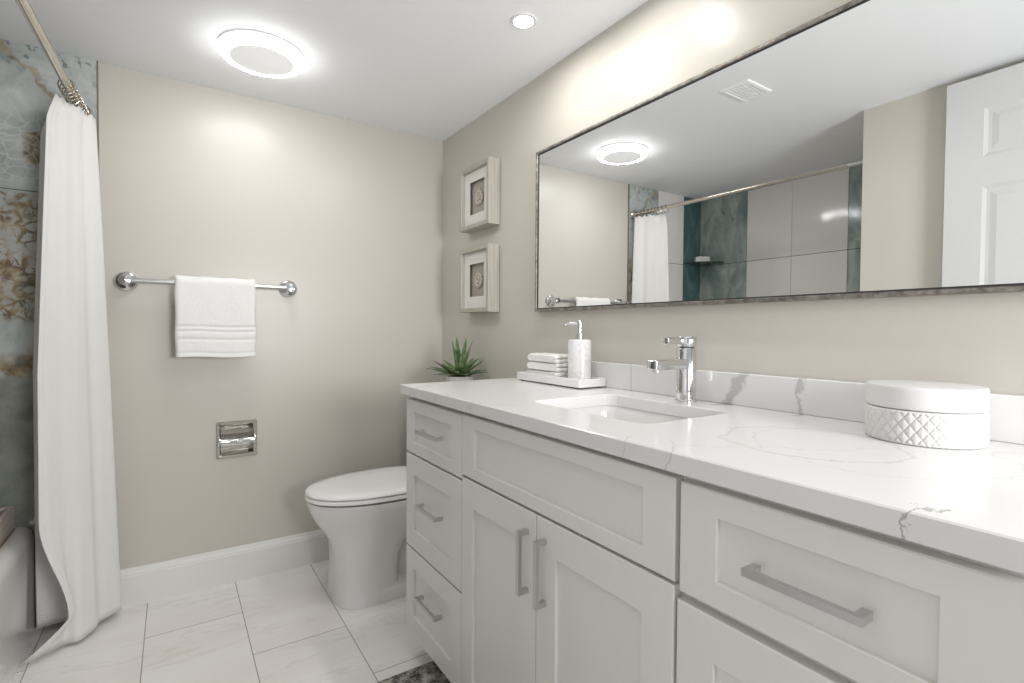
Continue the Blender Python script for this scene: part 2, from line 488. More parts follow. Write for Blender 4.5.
def lathe(bm, prof, seg=40, axis='z', c=(0, 0, 0), cap=True):
    rings = []
    for r, h in prof:
        ring = []
        for i in range(seg):
            a = 2 * PI * i / seg
            p = (r * math.cos(a), r * math.sin(a), h)
            if axis == 'y': p = (p[0], p[2], p[1])
            if axis == 'x': p = (p[2], p[0], p[1])
            ring.append((p[0] + c[0], p[1] + c[1], p[2] + c[2]))
        rings.append(ring)
    loft(bm, rings, cap, cap)
def torus_prof(bm, prof, seg=64, c=(0, 0, 0)):
    """closed profile swept round z (r, h)"""
    n = len(prof); rings = []
    for i in range(seg):
        a = 2 * PI * i / seg
        rings.append([bm.verts.new((r * math.cos(a) + c[0], r * math.sin(a) + c[1], h + c[2])) for r, h in prof])
    for i in range(seg):
        a, b = rings[i], rings[(i + 1) % seg]
        for k in range(n):
            l = (k + 1) % n
            bm.faces.new((a[k], a[l], b[l], b[k]))
def tube(bm, pts, r, seg=12, cap=True, closed=False):
    pts = [Vector(p) for p in pts]
    n = len(pts); rings = []
    up = Vector((0, 0, 1))
    for i, p in enumerate(pts):
        if closed: t = pts[(i + 1) % n] - pts[i - 1]
        else: t = pts[min(i + 1, n - 1)] - pts[max(i - 1, 0)]
        t.normalize()
        ref = up if abs(t.z) < 0.95 else Vector((1, 0, 0))
        a = t.cross(ref).normalized(); b = a.cross(t).normalized()
        rr = r[i] if isinstance(r, (list, tuple)) else r
        rings.append([p + (a * math.cos(2 * PI * k / seg) + b * math.sin(2 * PI * k / seg)) * rr for k in range(seg)])
    if closed: rings.append(rings[0])
    loft(bm, rings, cap and not closed, cap and not closed)
    if closed: bmesh.ops.remove_doubles(bm, verts=bm.verts[:], dist=1e-6)
def extrude_profile(bm, prof, a0, a1, axis='x', cap=True):
    """closed profile of 2-D points swept straight along an axis"""
    def P(u, v, a):
        return {'x': (a, u, v), 'y': (u, a, v), 'z': (u, v, a)}[axis]
    loft(bm, [[P(u, v, a0) for u, v in prof], [P(u, v, a1) for u, v in prof]], cap, cap)
def bevel_all(bm, off, seg=2, ang=30):
    es = [e for e in bm.edges if len(e.link_faces) == 2 and e.calc_face_angle(0) > math.radians(ang)]
    bmesh.ops.bevel(bm, geom=es, offset=off, segments=seg, affect='EDGES', profile=0.5, clamp_overlap=True)
def rrect(x0, x1, y0, y1, r, n=6):
    pts = []
    for cx, cy, a0 in ((x1 - r, y1 - r, 0), (x0 + r, y1 - r, 90), (x0 + r, y0 + r, 180), (x1 - r, y0 + r, 270)):
        for i in range(n + 1):
            a = math.radians(a0 + 90 * i / n)
            pts.append((cx + r * math.cos(a), cy + r * math.sin(a)))
    return pts
def superellipse(cx, cy, a, b, n, seg=48):
    pts = []
    for i in range(seg):
        t = 2 * PI * i / seg
        c, s = math.cos(t), math.sin(t)
        pts.append((cx + a * math.copysign(abs(c) ** (2 / n), c), cy + b * math.copysign(abs(s) ** (2 / n), s)))
    return pts

# ------------------------------------------------------------------ the room
XL = -1.412          # painted left wall and start of the tub alcove
YF = -2.75           # the room is open towards the doorway behind the camera
XA = -2.175          # long tiled wall of the alcove
YA = -1.405          # near end of the alcove
struct('floor', B(XA - 0.1, 0.1, YF, 0.1, -0.08, 0.0), M['floor'])
struct('ceiling', B(XA - 0.1, 0.1, YF, 0.1, H, H + 0.08), M['ceiling'])
struct('wall_right', B(0.0, 0.1, YF, 0.1, 0, H), M['wall'])
bm = bmesh.new()
hx0, hx1, hz0, hz1 = -1.0235, -0.8985, 0.5455, 0.6705      # hole for the recessed paper holder
for a in ((XL, hx0, 0, H), (hx1, 0.0, 0, H), (hx0, hx1, 0, hz0), (hx0, hx1, hz1, H)): box(bm, a[0], a[1], 0.0, 0.1, a[2], a[3])
struct('wall_far', bm, M['wall'])
bm = bmesh.new()
box(bm, XA - 0.1, XL, YF, YA, 0, H)
struct('wall_left', bm, M['wall'])
# tiled alcove: the far end and the long side, one panel of stone beside another
bm = bmesh.new()
g = 0.0012
box(bm, -1.702 + g, XL, -0.010, 0.1, 0, H, mi=0)
box(bm, -1.977 + g, -1.702 - g, -0.010, 0.1, 0, H, mi=1)
box(bm, XA, -1.977 - g, -0.010, 0.1, 0, H, mi=2)
struct('wall_alcove_far', bm, [M['gold_marble'], M['plain_tile'], M['teal_marble']])
bm = bmesh.new()
ys = [0.0, -0.385, -0.692, -1.022, -1.35, YA]
for k in range(5):
    box(bm, XA - 0.1, XA, ys[k + 1] + g, ys[k] - g, 0, H, mi=0 if k in (0, 3) else 1)
struct('wall_alcove_side', bm, [M['green_marble'], M['plain_tile']])
# white filler panel below the tile at the end of the tub
struct('trim_2', B(-1.601, XL - 0.0015, -0.0125, -0.0105, 0, 0.372), M['trim'])
# metal edge trim where the tile meets the paint
struct('trim_1', B(XL - 0.001, XL + 0.003, -0.012, 0.0, 0, H), M['edge_trim'])
# baseboard with a moulded top
def base_prof(hb, t):
    return [(0, 0), (-t, 0), (-t, hb * 0.80), (-t * 0.86, hb * 0.82), (-t * 0.86, hb * 0.86), (-t * 0.55, hb * 0.93), (-t * 0.5, hb * 0.97), (-t * 0.35, hb), (0, hb)]
bm = bmesh.new()
extrude_profile(bm, base_prof(0.146, 0.016), XL + 0.004, -0.0, 'x')
struct('baseboard_far', bm, M['trim'])
bm = bmesh.new()
loft(bm, [[(u, a, v) for u, v in base_prof(0.146, 0.016)] for a in (-0.016, -0.83)])
struct('baseboard_right', bm, M['trim'])

# ------------------------------------------------------------------ bathtub
TX0, TX1 = -1.602, XA + 0.001
TZ = 0.375
def make_tub():
    t = thing('bathtub', 'white alcove bathtub behind the shower curtain', 'bathtub', (TX0, -0.7, 0))
    ox, oy = TX0, -0.7
    bm = bmesh.new()
    x0, x1, y0, y1 = TX1 - ox, 0.0, YA + 0.002 - oy, -0.012 - oy
    rings = []
    def rr(e, z, r): return [(u, v, z) for u, v in rrect(x0 + e, x1 - e, y0 + e, y1 - e, r)]
    outer = [(0, 0), (0, TZ - 0.045), (0.006, TZ - 0.018), (0.02, TZ - 0.004), (0.035, TZ)]
    for e, z in outer:
        # only the apron side is rounded in; the other three sides meet the tiles
        pts = [(u - (e if u > (x0 + x1) / 2 else 0), v, z) for u, v in rrect(x0, x1, y0, y1, 0.004)]
        rings.append(pts)
    inner = [(0.07, TZ, 0.10), (0.078, TZ - 0.008, 0.10), (0.09, TZ - 0.06, 0.11), (0.115, 0.16, 0.13), (0.15, 0.10, 0.13), (0.2, 0.09, 0.08)]
    for e, z, r in inner: rings.append(rr(e, z, min(r, (x1 - x0) / 2 - e - 0.005)))
    loft(bm, rings)
    obj('tub_shell', bm, M['ceramic'], t)
    bm = bmesh.new(); lathe(bm, [(0.0, 0), (0.028, 0), (0.03, 0.003), (0.02, 0.005), (0.0, 0.005)], 24, c=((x0 + x1) / 2, y0 + 0.28, 0.09), cap=False)
    obj('drain', bm, M['chrome'], t)
make_tub()

def make_bath_tray():
    t = thing('bath_tray', 'weathered wooden box tray lying across the bathtub rim', 'tray', (-1.645, -0.05, TZ + 0.001))
    w_, d_, h_ = -0.50, -0.30, 0.088
    bm = bmesh.new()
    box(bm, w_, 0, d_, 0, 0, 0.012, 0.002)
    obj('tray_bottom', bm, M['tray_wood_in'], t, False)
    for nm, a in (('side_board', (w_, 0, d_, d_ + 0.014, 0.012, h_)), ('side_board', (w_, 0, -0.014, 0, 0.012, h_)),
                  ('end_board', (-0.014, 0, d_ + 0.014, -0.014, 0.012, h_)), ('end_board', (w_, w_ + 0.014, d_ + 0.014, -0.014, 0.012, h_))):
        obj(nm, B(*a, bev=0.0015), M['tray_wood'], t, False)
make_bath_tray()

# ------------------------------------------------------------------ shower rod, rings, curtain
ROD0, ROD1, RODZ = Vector((-1.455, -0.010, 1.862)), Vector((-1.505, YA + 0.0, 1.862)), 1.862
def rod_x(y): return ROD0.x + (ROD1.x - ROD0.x) * (y - ROD0.y) / (ROD1.y - ROD0.y)
def make_rod():
    t = thing('shower_rod', 'nickel shower curtain rod across the tub alcove', 'curtain rod', tuple(ROD0))
    d = ROD1 - ROD0
    bm = bmesh.new(); tube(bm, [(0, -0.004, 0), tuple(d * 0.93)], 0.0125, 20)
    obj('rod_tube', bm, M['nickel'], t)
    bm = bmesh.new(); tube(bm, [tuple(d * 0.925), tuple(d + Vector((0, 0.004, 0)))], 0.0108, 20)
    obj('inner_tube', bm, M['brushed'], t)
    for s, p in ((1, Vector((0, 0, 0))), (-1, d)):
        bm = bmesh.new()
        lathe(bm, [(0.030, 0), (0.030, -0.006 * s), (0.022, -0.014 * s), (0.016, -0.03 * s), (0.0126, -0.03 * s)], 28, 'y', tuple(p))
        obj('end_flange', bm, M['nickel'], t)
make_rod()

RING_Y = [-0.045 - 0.029 * i for i in range(9)]
def make_ring(i, y):
    nm = ('Topmost') if 0 else ''
    loc = (rod_x(y), y, RODZ)
    bm = bmesh.new()
    a = math.radians(random.uniform(-14, 14))
    pts = []
    for k in range(22):
        q = 2 * PI * k / 22
        r = 0.021
        pts.append((r * math.sin(q), math.sin(a) * r * math.cos(q), -0.006 + (r + (0.006 if math.cos(q) < 0 else 0)) * math.cos(q)))
    tube(bm, pts, 0.0023, 8, closed=True)
    t = obj('curtain_ring', bm, M['nickel'], loc=loc)
    bm = bmesh.new()
    bmesh.ops.create_icosphere(bm, subdivisions=2, radius=0.005, matrix=Matrix.Translation((0.020, 0, -0.008)))
    obj('roller_bead', bm, M['nickel'], t)
    return t
for i, y in enumerate(RING_Y):
    t = make_ring(i, y)
    n = len(RING_Y)
    tag(t, 'nickel curtain ring bunched on the shower rod above the white curtain', 'curtain ring', 'curtain rings bunched on the shower rod')

def make_curtain():
    bm = bmesh.new()
    uvl = bm.loops.layers.uv.new('UVMap')
    NT, NZ = 220, 70
    z_top, z_bot = 1.832, 0.012
    cyc = 4.25
    def hull(z):
        # tub side and room side of the bunched folds at this height
        f = (z_top - z) / (z_top - z_bot)
        xi = -1.516 - 0.032 * min(1, f / 0.5)
        xo = -1.414 + 0.060 * f ** 0.9
        if f < 0.04: xi += (0.04 - f) / 0.04 * 0.02; 
        return xi, xo
    grid = []
    TB = 0.36                                    # share of the cloth gathered in the hidden back pleats
    for iz in range(NZ + 1):
        f = iz / NZ
        z = z_top + (z_bot - z_top) * f
        xi, xo = hull(z)
        row = []
        for it in range(NT + 1):
            t = it / NT
            zz = z
            if t < TB:
                u = t / TB
                c = math.cos(2 * PI * 2.5 * u + PI)
                x = (xi - 0.045 + xo - 0.03) / 2 + (xo - xi + 0.015) * 0.5 * c
                y = -0.030 - 0.022 * u
                if u > 0.8:                       # run out to where the front face starts
                    k = (u - 0.8) / 0.2
                    k = k * k * (3 - 2 * k)
                    x += (xo - x) * k; y += (-0.060 - y) * k
                edge = 0
            else:
                u = (t - TB) / (1 - TB)           # the front face, from the room side to the free edge by the tub
                x = xo + (xi - xo) * (u ** 1.08)
                y = -0.060 - (0.180 + 0.03 * f) * u ** 0.9
                A = (0.0075 + 0.004 * f) * math.sin(PI * min(1, u * 1.06)) ** 0.5
                rp = math.sin(2 * PI * 2.2 * u + 0.9 + 0.5 * f) + 0.18 * math.sin(2 * PI * 5.3 * u + 2.0 - f)
                x += A * rp * 0.75; y += -A * rp * 0.6
                edge = max(0, (u - 0.62) / 0.38)
                edge = edge * edge * (3 - 2 * edge)
                if f > 0.76:
                    q = (f - 0.76) / 0.24
                    k = min(1, q / 0.76); k = k * k * (3 - 2 * k)
                    m = max(0, (q - 0.76) / 0.24); m = m ** 1.2
                    x += (0.070 * k - 0.118 * m) * edge
                    y += (0.015 * k - 0.030 * m) * edge
                    y -= 0.026 * q * math.exp(-((u - 0.58) / 0.09) ** 2)
            y += -0.004 * f * math.sin(9 * f)
            zz += 0.005 * (1 - f) ** 8 * math.cos(2 * PI * t * 9)
            if f > 0.9: zz += 0.014 * ((f - 0.9) / 0.1) ** 2 * max(0, 1 - abs(t - TB - 0.06) / 0.4) ** 1.5
            row.append(bm.verts.new((x, min(y, -0.014), zz)))
        grid.append(row)
    for iz in range(NZ):
        for it in range(NT):
            fc = bm.faces.new((grid[iz][it], grid[iz][it + 1], grid[iz + 1][it + 1], grid[iz + 1][it]))
            for lp, (a, b_) in zip(fc.loops, ((it, iz), (it + 1, iz), (it + 1, iz + 1), (it, iz + 1))):
                lp[uvl].uv = (a / NT * 1.5, b_ / NZ * 1.82)
    for r in grid:
        for v in r: v.co.x -= -1.455; v.co.y -= -0.15; v.co.z -= 0
    t = obj('shower_curtain', bm, M['curtain'], loc=(-1.455, -0.15, 0), angle=180)
    md = t.modifiers.new('thickness', 'SOLIDIFY'); md.thickness = 0.0022; md.offset = 0
    tag(t, 'white waffle weave shower curtain gathered at the end of the rod', 'shower curtain')
make_curtain()

# ------------------------------------------------------------------ corner shelf with cloths in the alcove
def make_shelf():
    bm = bmesh.new()
    R_ = 0.20
    pts = [(0, 0)] + [(R_ * math.cos(a), -R_ * math.sin(a)) for a in [PI / 2 * i / 16 for i in range(17)]]
    loft(bm, [[(x, y, 0) for x, y in pts], [(x, y, 0.008) for x, y in pts]])
    t = obj('corner_shelf', bm, M['glass'], loc=(XA + 0.001, -0.011, 1.572), smooth=False)
    tag(t, 'dark glass corner shelf in the tiled tub alcove seen in the mirror', 'shelf')
    for p in ((0.11, -0.006, -0.006), (0.006, -0.11, -0.006)):
        bm = bmesh.new(); box(bm, p[0] - 0.012, p[0] + 0.012, p[1] - 0.006, p[1] + 0.006, p[2] - 0.012, p[2] + 0.006, 0.003)
        obj('shelf_bracket', bm, M['chrome'], t)
make_shelf()

def folded_cloth(w_, d_, h_, seed=0):
    """a cloth folded in half and half again: rounded fold at -y, layered edge at +y; base centre at the origin"""
    bm = bmesh.new()
    rnd = random.Random(seed)
    r = h_ / 2
    prof = []
    n = 8
    # outer outline: fold on the -y end
    for i in range(n + 1):
        a = PI / 2 + PI * i / n
        prof.append((-d_ / 2 + r * 0.75 + r * 0.75 * math.cos(a), r + r * math.sin(a)))
    for q in (0.3, 0.7): prof.append((-d_ / 2 + d_ * q, 0))
    q = h_ / 4
    # two leaves with a groove between on the +y end
    for i in range(5):
        a = -PI / 2 + PI * i / 4
        prof.append((d_ / 2 - q + q * math.cos(a), q + q * math.sin(a)))
    prof.append((d_ / 2 - 2.2 * q, 2 * q))
    for i in range(5):
        a = -PI / 2 + PI * i / 4
        prof.append((d_ / 2 - q * 1.3 + q * math.cos(a), 3 * q + q * math.sin(a)))
    for u in (0.7, 0.3): prof.append((-d_ / 2 + d_ * u, h_))
    rings = []
    NX = 16
    for k in range(NX + 1):
        s = k / NX
        x = -w_ / 2 + w_ * s
        e = min(s, 1 - s) * w_
        sh = 1 - 0.30 * max(0, 1 - e / (h_ * 0.45)) ** 2
        wob = 0.0022 * math.sin(9 * s + seed * 2.1)
        rings.append([(x + 0.0015 * math.sin(v * 300 + seed), u * (1 - 0.04 * (1 - sh)) + wob, h_ / 2 + (v - h_ / 2) * sh + 0.0012 * math.sin(5 * s * PI + u * 60 + seed) * (v / h_)) for u, v in prof])
    loft(bm, rings)
    return bm
zc = 1.5805
for k in range(2):
    t = obj('folded_washcloth', folded_cloth(0.10 - 0.004 * k, 0.10, 0.020, 11 + k), M['terry'], loc=(XA + 0.085, -0.085, zc + k * 0.0203), rot=(0, 0, math.radians(45)))
    tag(t, ['lower white folded washcloth lying on the glass corner shelf in the mirror', 'upper white folded washcloth on the glass corner shelf in the mirror'][k], 'washcloth', 'washcloths on the corner shelf')

# ------------------------------------------------------------------ towel bar and towel
def make_towel_bar():
    t = thing('towel_bar', 'chrome towel bar with round rosettes on the beige wall', 'towel bar', (-1.045, 0, 1.256))
    for px in (-1.333, -0.757):
        x = px + 1.045
        bm = bmesh.new()
        lathe(bm, [(0.038, 0), (0.038, -0.004), (0.034, -0.008), (0.033, -0.012), (0.026, -0.016), (0.024, -0.020), (0.016, -0.024), (0.013, -0.03), (0.013, -0.048), (0.017, -0.052), (0.019, -0.058), (0.019, -0.072), (0.016, -0.077), (0.0, -0.079)], 36, 'y', (x, 0, 0))
        obj('wall_post', bm, M['chrome'], t)
    bm = bmesh.new(); tube(bm, [(-0.275, -0.063, 0), (0.275, -0.063, 0)], 0.0095, 20)
    obj('rail', bm, M['brushed'], t)
make_towel_bar()

def make_hand_towel():
    bm = bmesh.new()
    x0, x1 = -0.141, 0.141
    prof = []
    # profile in (y, z): front leaf hanging down, over the bar, back leaf; thick folded terry
    yb, zb = -0.063, 1.256
    ro, ri = 0.028, 0.011
    front_len, back_len = 0.292, 0.24
    outer, inner = [], []
    outer.append((yb - ro - 0.006, zb - front_len))
    for k in range(1, 72):
        f = k / 72
        outer.append((yb - ro - 0.006 * (1 - f), zb - front_len * (1 - f)))
    for i in range(13):
        a = PI - PI * i / 12
        outer.append((yb + ro * math.cos(a), zb + ro * math.sin(a)))
    for k in range(1, 13): outer.append((yb + ro, zb - back_len * k / 12))
    inner.append((yb + ri, zb - back_len))
    for k in range(1, 12): inner.append((yb + ri, zb - back_len * (1 - k / 12)))
    for i in range(9):
        a = PI * i / 8
        inner.append((yb + ri * math.cos(a), zb + ri * math.sin(a)))
    for k in range(1, 25): inner.append((yb - ri - 0.004 * k / 24, zb - front_len * k / 24))
    prof = outer + inner
    NX = 40
    rings = []
    for k in range(NX + 1):
        s = k / NX
        x = x0 + (x1 - x0) * s
        e = min(s, 1 - s) * (x1 - x0)
        th = 1 - 0.35 * max(0, 1 - e / 0.012) ** 2
        ring = []
        for idx, (u, v) in enumerate(prof):
            yy, zz = u, v
            if idx < 72 and v < zb:      # outer face: woven borders and hem
                d = zb - v
                for c_, w_, dep in ((0.172, 0.005, 0.004), (0.190, 0.0045, 0.0045), (0.222, 0.0045, 0.004), (0.276, 0.004, 0.003)):
                    yy += dep * math.exp(-((d - c_) / w_) ** 2)
                yy += 0.0004 * math.sin(s * 17 + v * 30)
            yc_ = yb
            zz += 0.003 * (math.sin(s * PI * 2.0 + 0.4)) * (1 if v < zb else 0) * max(0, (zb - v) / front_len)
            if v > zb: zz += 0.0012 * math.sin(s * 20)
            ring.append((x + 0.0016 * math.sin(v * 43) * (1 if s > 0.5 else -1) * (s in (0, 1)), yc_ + (yy - yc_) * (th if abs(yy - yc_) > ri + 0.004 else 1), zz))
        rings.append(ring)
    loft(bm, rings)
    t = obj('hand_towel', bm, M['terry'], loc=(-1.037, 0, 0), angle=70)
    tag(t, 'white terry hand towel draped over the chrome towel bar', 'towel')
make_hand_towel()

# ------------------------------------------------------------------ recessed toilet paper holder
def make_tp():
    x0, x1, z0, z1 = -1.038, -0.884, 0.531, 0.685
    cx, cz = (x0 + x1) / 2, (z0 + z1) / 2
    t = thing('toilet_paper_holder', 'square chrome recessed toilet paper holder in the far wall', 'toilet paper holder', (cx, 0, cz))
    h = 0.077
    bm = bmesh.new()
    def ring(e, y): return [(u, y, v) for u, v in rrect(-h + e, h - e, -h + e, h - e, 0.006, 4)]
    loft(bm, [ring(0, 0), ring(0, -0.004), ring(0.003, -0.008), ring(0.012, -0.008), ring(0.0155, -0.0045), ring(0.0163, 0.012)], False, False)
    obj('face_plate', bm, M['plate'], t)
    # curved pan that scoops back into the wall
    bm = bmesh.new()
    a = 0.0605
    prof = []
    for i in range(17):
        q = PI * i / 16
        prof.append((-0.002 + 0.052 * math.sin(q) ** 0.8, -a * math.cos(q)))
    rows = [[bm.verts.new((x, y, z)) for x in (-a, a)] for y, z in prof]
    for r0, r1 in zip(rows, rows[1:]): bm.faces.new((r0[0], r0[1], r1[1], r1[0]))
    bm.faces.new([r[0] for r in rows]); bm.faces.new([r[1] for r in rows][::-1])
    obj('pan', bm, M['chrome_pan'], t)
    bm = bmesh.new(); lathe(bm, [(0.006, -0.066), (0.0125, -0.062), (0.0125, -0.004), (0.0118, -0.002), (0.0118, 0.002), (0.0125, 0.004), (0.0125, 0.062), (0.006, 0.066)], 24, 'x', (0, -0.024, -0.004))
    obj('roller', bm, M['chrome'], t)
    for s in (-1, 1):
        bm = bmesh.new(); box(bm, s * 0.066 - 0.005, s * 0.066 + 0.005, -0.034, -0.004, -0.018, 0.012, 0.003)
        obj('roller_arm', bm, M['chrome'], t)
M['plate'] = plain('darkened_chrome_plate', (0.50, 0.465, 0.41), 0.16, 1, 0.5, 0.03)  # plate and pan chrome darkened in colour to stand in for dim reflections
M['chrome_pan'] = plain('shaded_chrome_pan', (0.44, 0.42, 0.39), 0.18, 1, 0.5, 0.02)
make_tp()

# ------------------------------------------------------------------ toilet
def make_toilet():
    yt = -0.352
    t = thing('toilet', 'white two piece toilet between the vanity and far wall', 'toilet', (0, yt, 0))
    def egg(xf, xb, hw, z, n=2.2, seg=56):
        xm = xb + (xf - xb) * 0.42
        pts = []
        for i in range(seg):
            q = 2 * PI * i / seg
            c, s = math.cos(q), math.sin(q)
            ax = (xm - xf) if c < 0 else (xb - xm)
            nn = n if c < 0 else n * 1.25
            pts.append((xm + ax * math.copysign(abs(c) ** (2 / nn), c), hw * math.copysign(abs(s) ** (2 / nn), s), z))
        return pts
    bm = bmesh.new()
    def ped(xf, xb, hw, z, n=3.4): return egg(xf, xb, hw, z, n)
    loft(bm, [ped(-0.664, -0.415, 0.166, 0.0), ped(-0.664, -0.415, 0.166, 0.010), ped(-0.658, -0.415, 0.158, 0.03), ped(-0.655, -0.412, 0.145, 0.10, 3.2),
              ped(-0.657, -0.40, 0.144, 0.17, 3.0), ped(-0.664, -0.37, 0.146, 0.215, 2.8), ped(-0.678, -0.32, 0.151, 0.25, 2.5), egg(-0.700, -0.26, 0.161, 0.283, 2.3), egg(-0.724, -0.22, 0.173, 0.318),
              egg(-0.743, -0.20, 0.183, 0.36), egg(-0.750, -0.20, 0.187, 0.388), egg(-0.748, -0.20, 0.185, 0.399), egg(-0.72, -0.24, 0.15, 0.400), egg(-0.70, -0.26, 0.13, 0.385), egg(-0.66, -0.34, 0.09, 0.31), egg(-0.62, -0.42, 0.05, 0.26)])
    obj('bowl', bm, M['ceramic'], t, angle=75)
    bm = bmesh.new()
    def base(xf, xb, hw, z): return [(u, v, z) for u, v in superellipse((xf + xb) / 2, 0, (xb - xf) / 2, hw, 5, 48)]
    loft(bm, [base(-0.56, -0.09, 0.166, 0.0), base(-0.56, -0.09, 0.166, 0.040), base(-0.555, -0.095, 0.160, 0.050), base(-0.54, -0.11, 0.134, 0.054)])
    obj('foot', bm, M['ceramic'], t, angle=50)
    bm = bmesh.new()
    loft(bm, [base(-0.45, -0.12, 0.085, 0.05), base(-0.45, -0.12, 0.078, 0.12), base(-0.45, -0.12, 0.085, 0.22), base(-0.5, -0.14, 0.11, 0.32), base(-0.5, -0.16, 0.12, 0.37)])
    obj('rear_column', bm, M['ceramic'], t, angle=50)
    bm = bmesh.new()
    pts = [(-0.47, 0.0, 0.12), (-0.42, 0.0, 0.21), (-0.34, 0.0, 0.25), (-0.27, 0.0, 0.22), (-0.24, 0.0, 0.14), (-0.24, 0.0, 0.04)]
    sm = []
    for i in range(len(pts) - 1):
        for k in range(6):
            s = k / 6
            p0 = pts[max(i - 1, 0)]; p1 = pts[i]; p2 = pts[i + 1]; p3 = pts[min(i + 2, len(pts) - 1)]
            sm.append(tuple(0.5 * ((2 * p1[j]) + (-p0[j] + p2[j]) * s + (2 * p0[j] - 5 * p1[j] + 4 * p2[j] - p3[j]) * s * s + (-p0[j] + 3 * p1[j] - 3 * p2[j] + p3[j]) * s ** 3) for j in range(3)))
    sm.append(pts[-1])
    tube(bm, sm, 0.062, 16)
    for v in bm.verts: v.co.y *= 1.85
    obj('trapway', bm, M['ceramic'], t, angle=60)
    # seat and lid
    bm = bmesh.new()
    o = [egg(-0.749, -0.215, 0.184, 0.4050), egg(-0.757, -0.21, 0.190, 0.4085), egg(-0.757, -0.21, 0.190, 0.418), egg(-0.752, -0.215, 0.186, 0.4225), egg(-0.66, -0.30, 0.11, 0.4225), egg(-0.655, -0.305, 0.105, 0.4050)]
    loft(bm, o + [o[0]], False, False)
    obj('seat', bm, M['seat'], t, angle=50)
    bm = bmesh.new()
    loft(bm, [egg(-0.747, -0.215, 0.182, 0.4255), egg(-0.756, -0.21, 0.190, 0.4290), egg(-0.754, -0.21, 0.188, 0.435), egg(-0.742, -0.216, 0.179, 0.441), egg(-0.70, -0.23, 0.15, 0.4445), egg(-0.62, -0.30, 0.08, 0.446)])
    obj('lid', bm, M['seat'], t, angle=60)
    for s in (-1, 1):
        bm = bmesh.new(); box(bm, -0.225, -0.185, s * 0.075 - 0.018, s * 0.075 + 0.018, 0.400, 0.445, 0.006)
        obj('hinge', bm, M['seat'], t)
    # tank
    bm = bmesh.new()
    def rr(x0, x1, hw, z, r): return [(u, v, z) for u, v in rrect(x0, x1, -hw, hw, r)]
    loft(bm, [rr(-0.205, -0.012, 0.19, 0.385, 0.03), rr(-0.210, -0.010, 0.20, 0.40, 0.03), rr(-0.222, -0.008, 0.215, 0.60, 0.03), rr(-0.226, -0.006, 0.22, 0.742, 0.03)])
    obj('tank', bm, M['ceramic'], t)
    bm = bmesh.new()
    loft(bm, [rr(-0.230, -0.004, 0.224, 0.7425, 0.03), rr(-0.234, -0.003, 0.228, 0.750, 0.03), rr(-0.234, -0.003, 0.228, 0.768, 0.03), rr(-0.228, -0.006, 0.222, 0.775, 0.03)])
    obj('tank_lid', bm, M['ceramic'], t)
    bm = bmesh.new(); tube(bm, [(-0.226, -0.15, 0.70), (-0.245, -0.15, 0.70), (-0.25, -0.12, 0.697), (-0.25, -0.07, 0.692)], [0.009, 0.008, 0.006, 0.007], 12)
    obj('flush_lever', bm, M['chrome'], t)
make_toilet()

# ------------------------------------------------------------------ plant on the tank
def make_plant():
    px, py, pz = -0.110, -0.408, 0.776
    t = thing('potted_succulent', 'small green spiky succulent in a pale pot beside the vanity top', 'plant', (px, py, pz))
    bm = bmesh.new()
    lathe(bm, [(0.0, 0), (0.050, 0), (0.053, 0.004), (0.060, 0.088), (0.061, 0.094), (0.056, 0.096), (0.054, 0.088), (0.0, 0.086)], 36, cap=False)
    obj('pot', bm, M['pot'], t)
    bm = bmesh.new(); lathe(bm, [(0.053, 0.087), (0.035, 0.094), (0.0, 0.097)], 30, cap=False)
    obj('soil', bm, M['soil'], t)
    bm = bmesh.new()
    rnd = random.Random(9)
    def leaf(az, el, ln, wd, droop):
        n = 9
        L_, C_, R_ = [], [], []
        p = Vector((0.006 * math.cos(az), 0.006 * math.sin(az), 0.096))
        e = el
        side = Vector((-math.sin(az), math.cos(az), 0))
        U_ = []
        for i in range(n + 1):
            s = i / n
            d = Vector((math.cos(az) * math.cos(e), math.sin(az) * math.cos(e), math.sin(e)))
            nrm = side.cross(d) * -1
            wv = wd * (math.sin(PI * (0.16 + 0.84 * s) ** 0.8)) ** 0.9 if s < 1 else 0.0006
            wv = max(wv, 0.0006)
            th = 0.0035 * (1 - s) + 0.0008
            C_.append(p - nrm * wv * 0.35); U_.append(p - nrm * (wv * 0.35 + th))
            L_.append(p + side * wv); R_.append(p - side * wv)
            p = p + d * (ln / n)
            e -= droop / n
        rv = [[bm.verts.new(q) for q in (a, b_, c_, d_)] for a, b_, c_, d_ in zip(L_, C_, R_, U_)]
        for a, b_ in zip(rv, rv[1:]):
            for k in range(4):
                l = (k + 1) % 4
                bm.faces.new((a[k], a[l], b_[l], b_[k]))
        bm.faces.new(rv[0]); bm.faces.new(rv[-1][::-1])
    for i in range(11):
        leaf(2 * PI * i / 11 + rnd.uniform(-.15, .15), rnd.uniform(0.22, 0.50), rnd.uniform(0.135, 0.16), rnd.uniform(0.018, 0.023), rnd.uniform(0.35, 0.7))
    for i in range(8):
        leaf(2 * PI * i / 8 + 0.3 + rnd.uniform(-.15, .15), rnd.uniform(0.6, 0.85), rnd.uniform(0.12, 0.14), rnd.uniform(0.017, 0.021), rnd.uniform(0.1, 0.35))
    for i in range(4):
        leaf(2 * PI * i / 4 + 0.1 + rnd.uniform(-.2, .2), rnd.uniform(1.2, 1.48), rnd.uniform(0.15, 0.185), rnd.uniform(0.015, 0.019), rnd.uniform(-0.1, 0.1))
    for v in bm.verts:       # keep the leaves clear of the wall behind
        wx = px + v.co.x
        if wx > -0.012: v.co.x = -0.012 - px - (wx + 0.012) * 0.1
    bmesh.ops.create_icosphere(bm, subdivisions=2, radius=0.014, matrix=Matrix.Translation((0, 0, 0.098)))
    obj('foliage', bm, M['leaf'], t, angle=80)
make_plant()

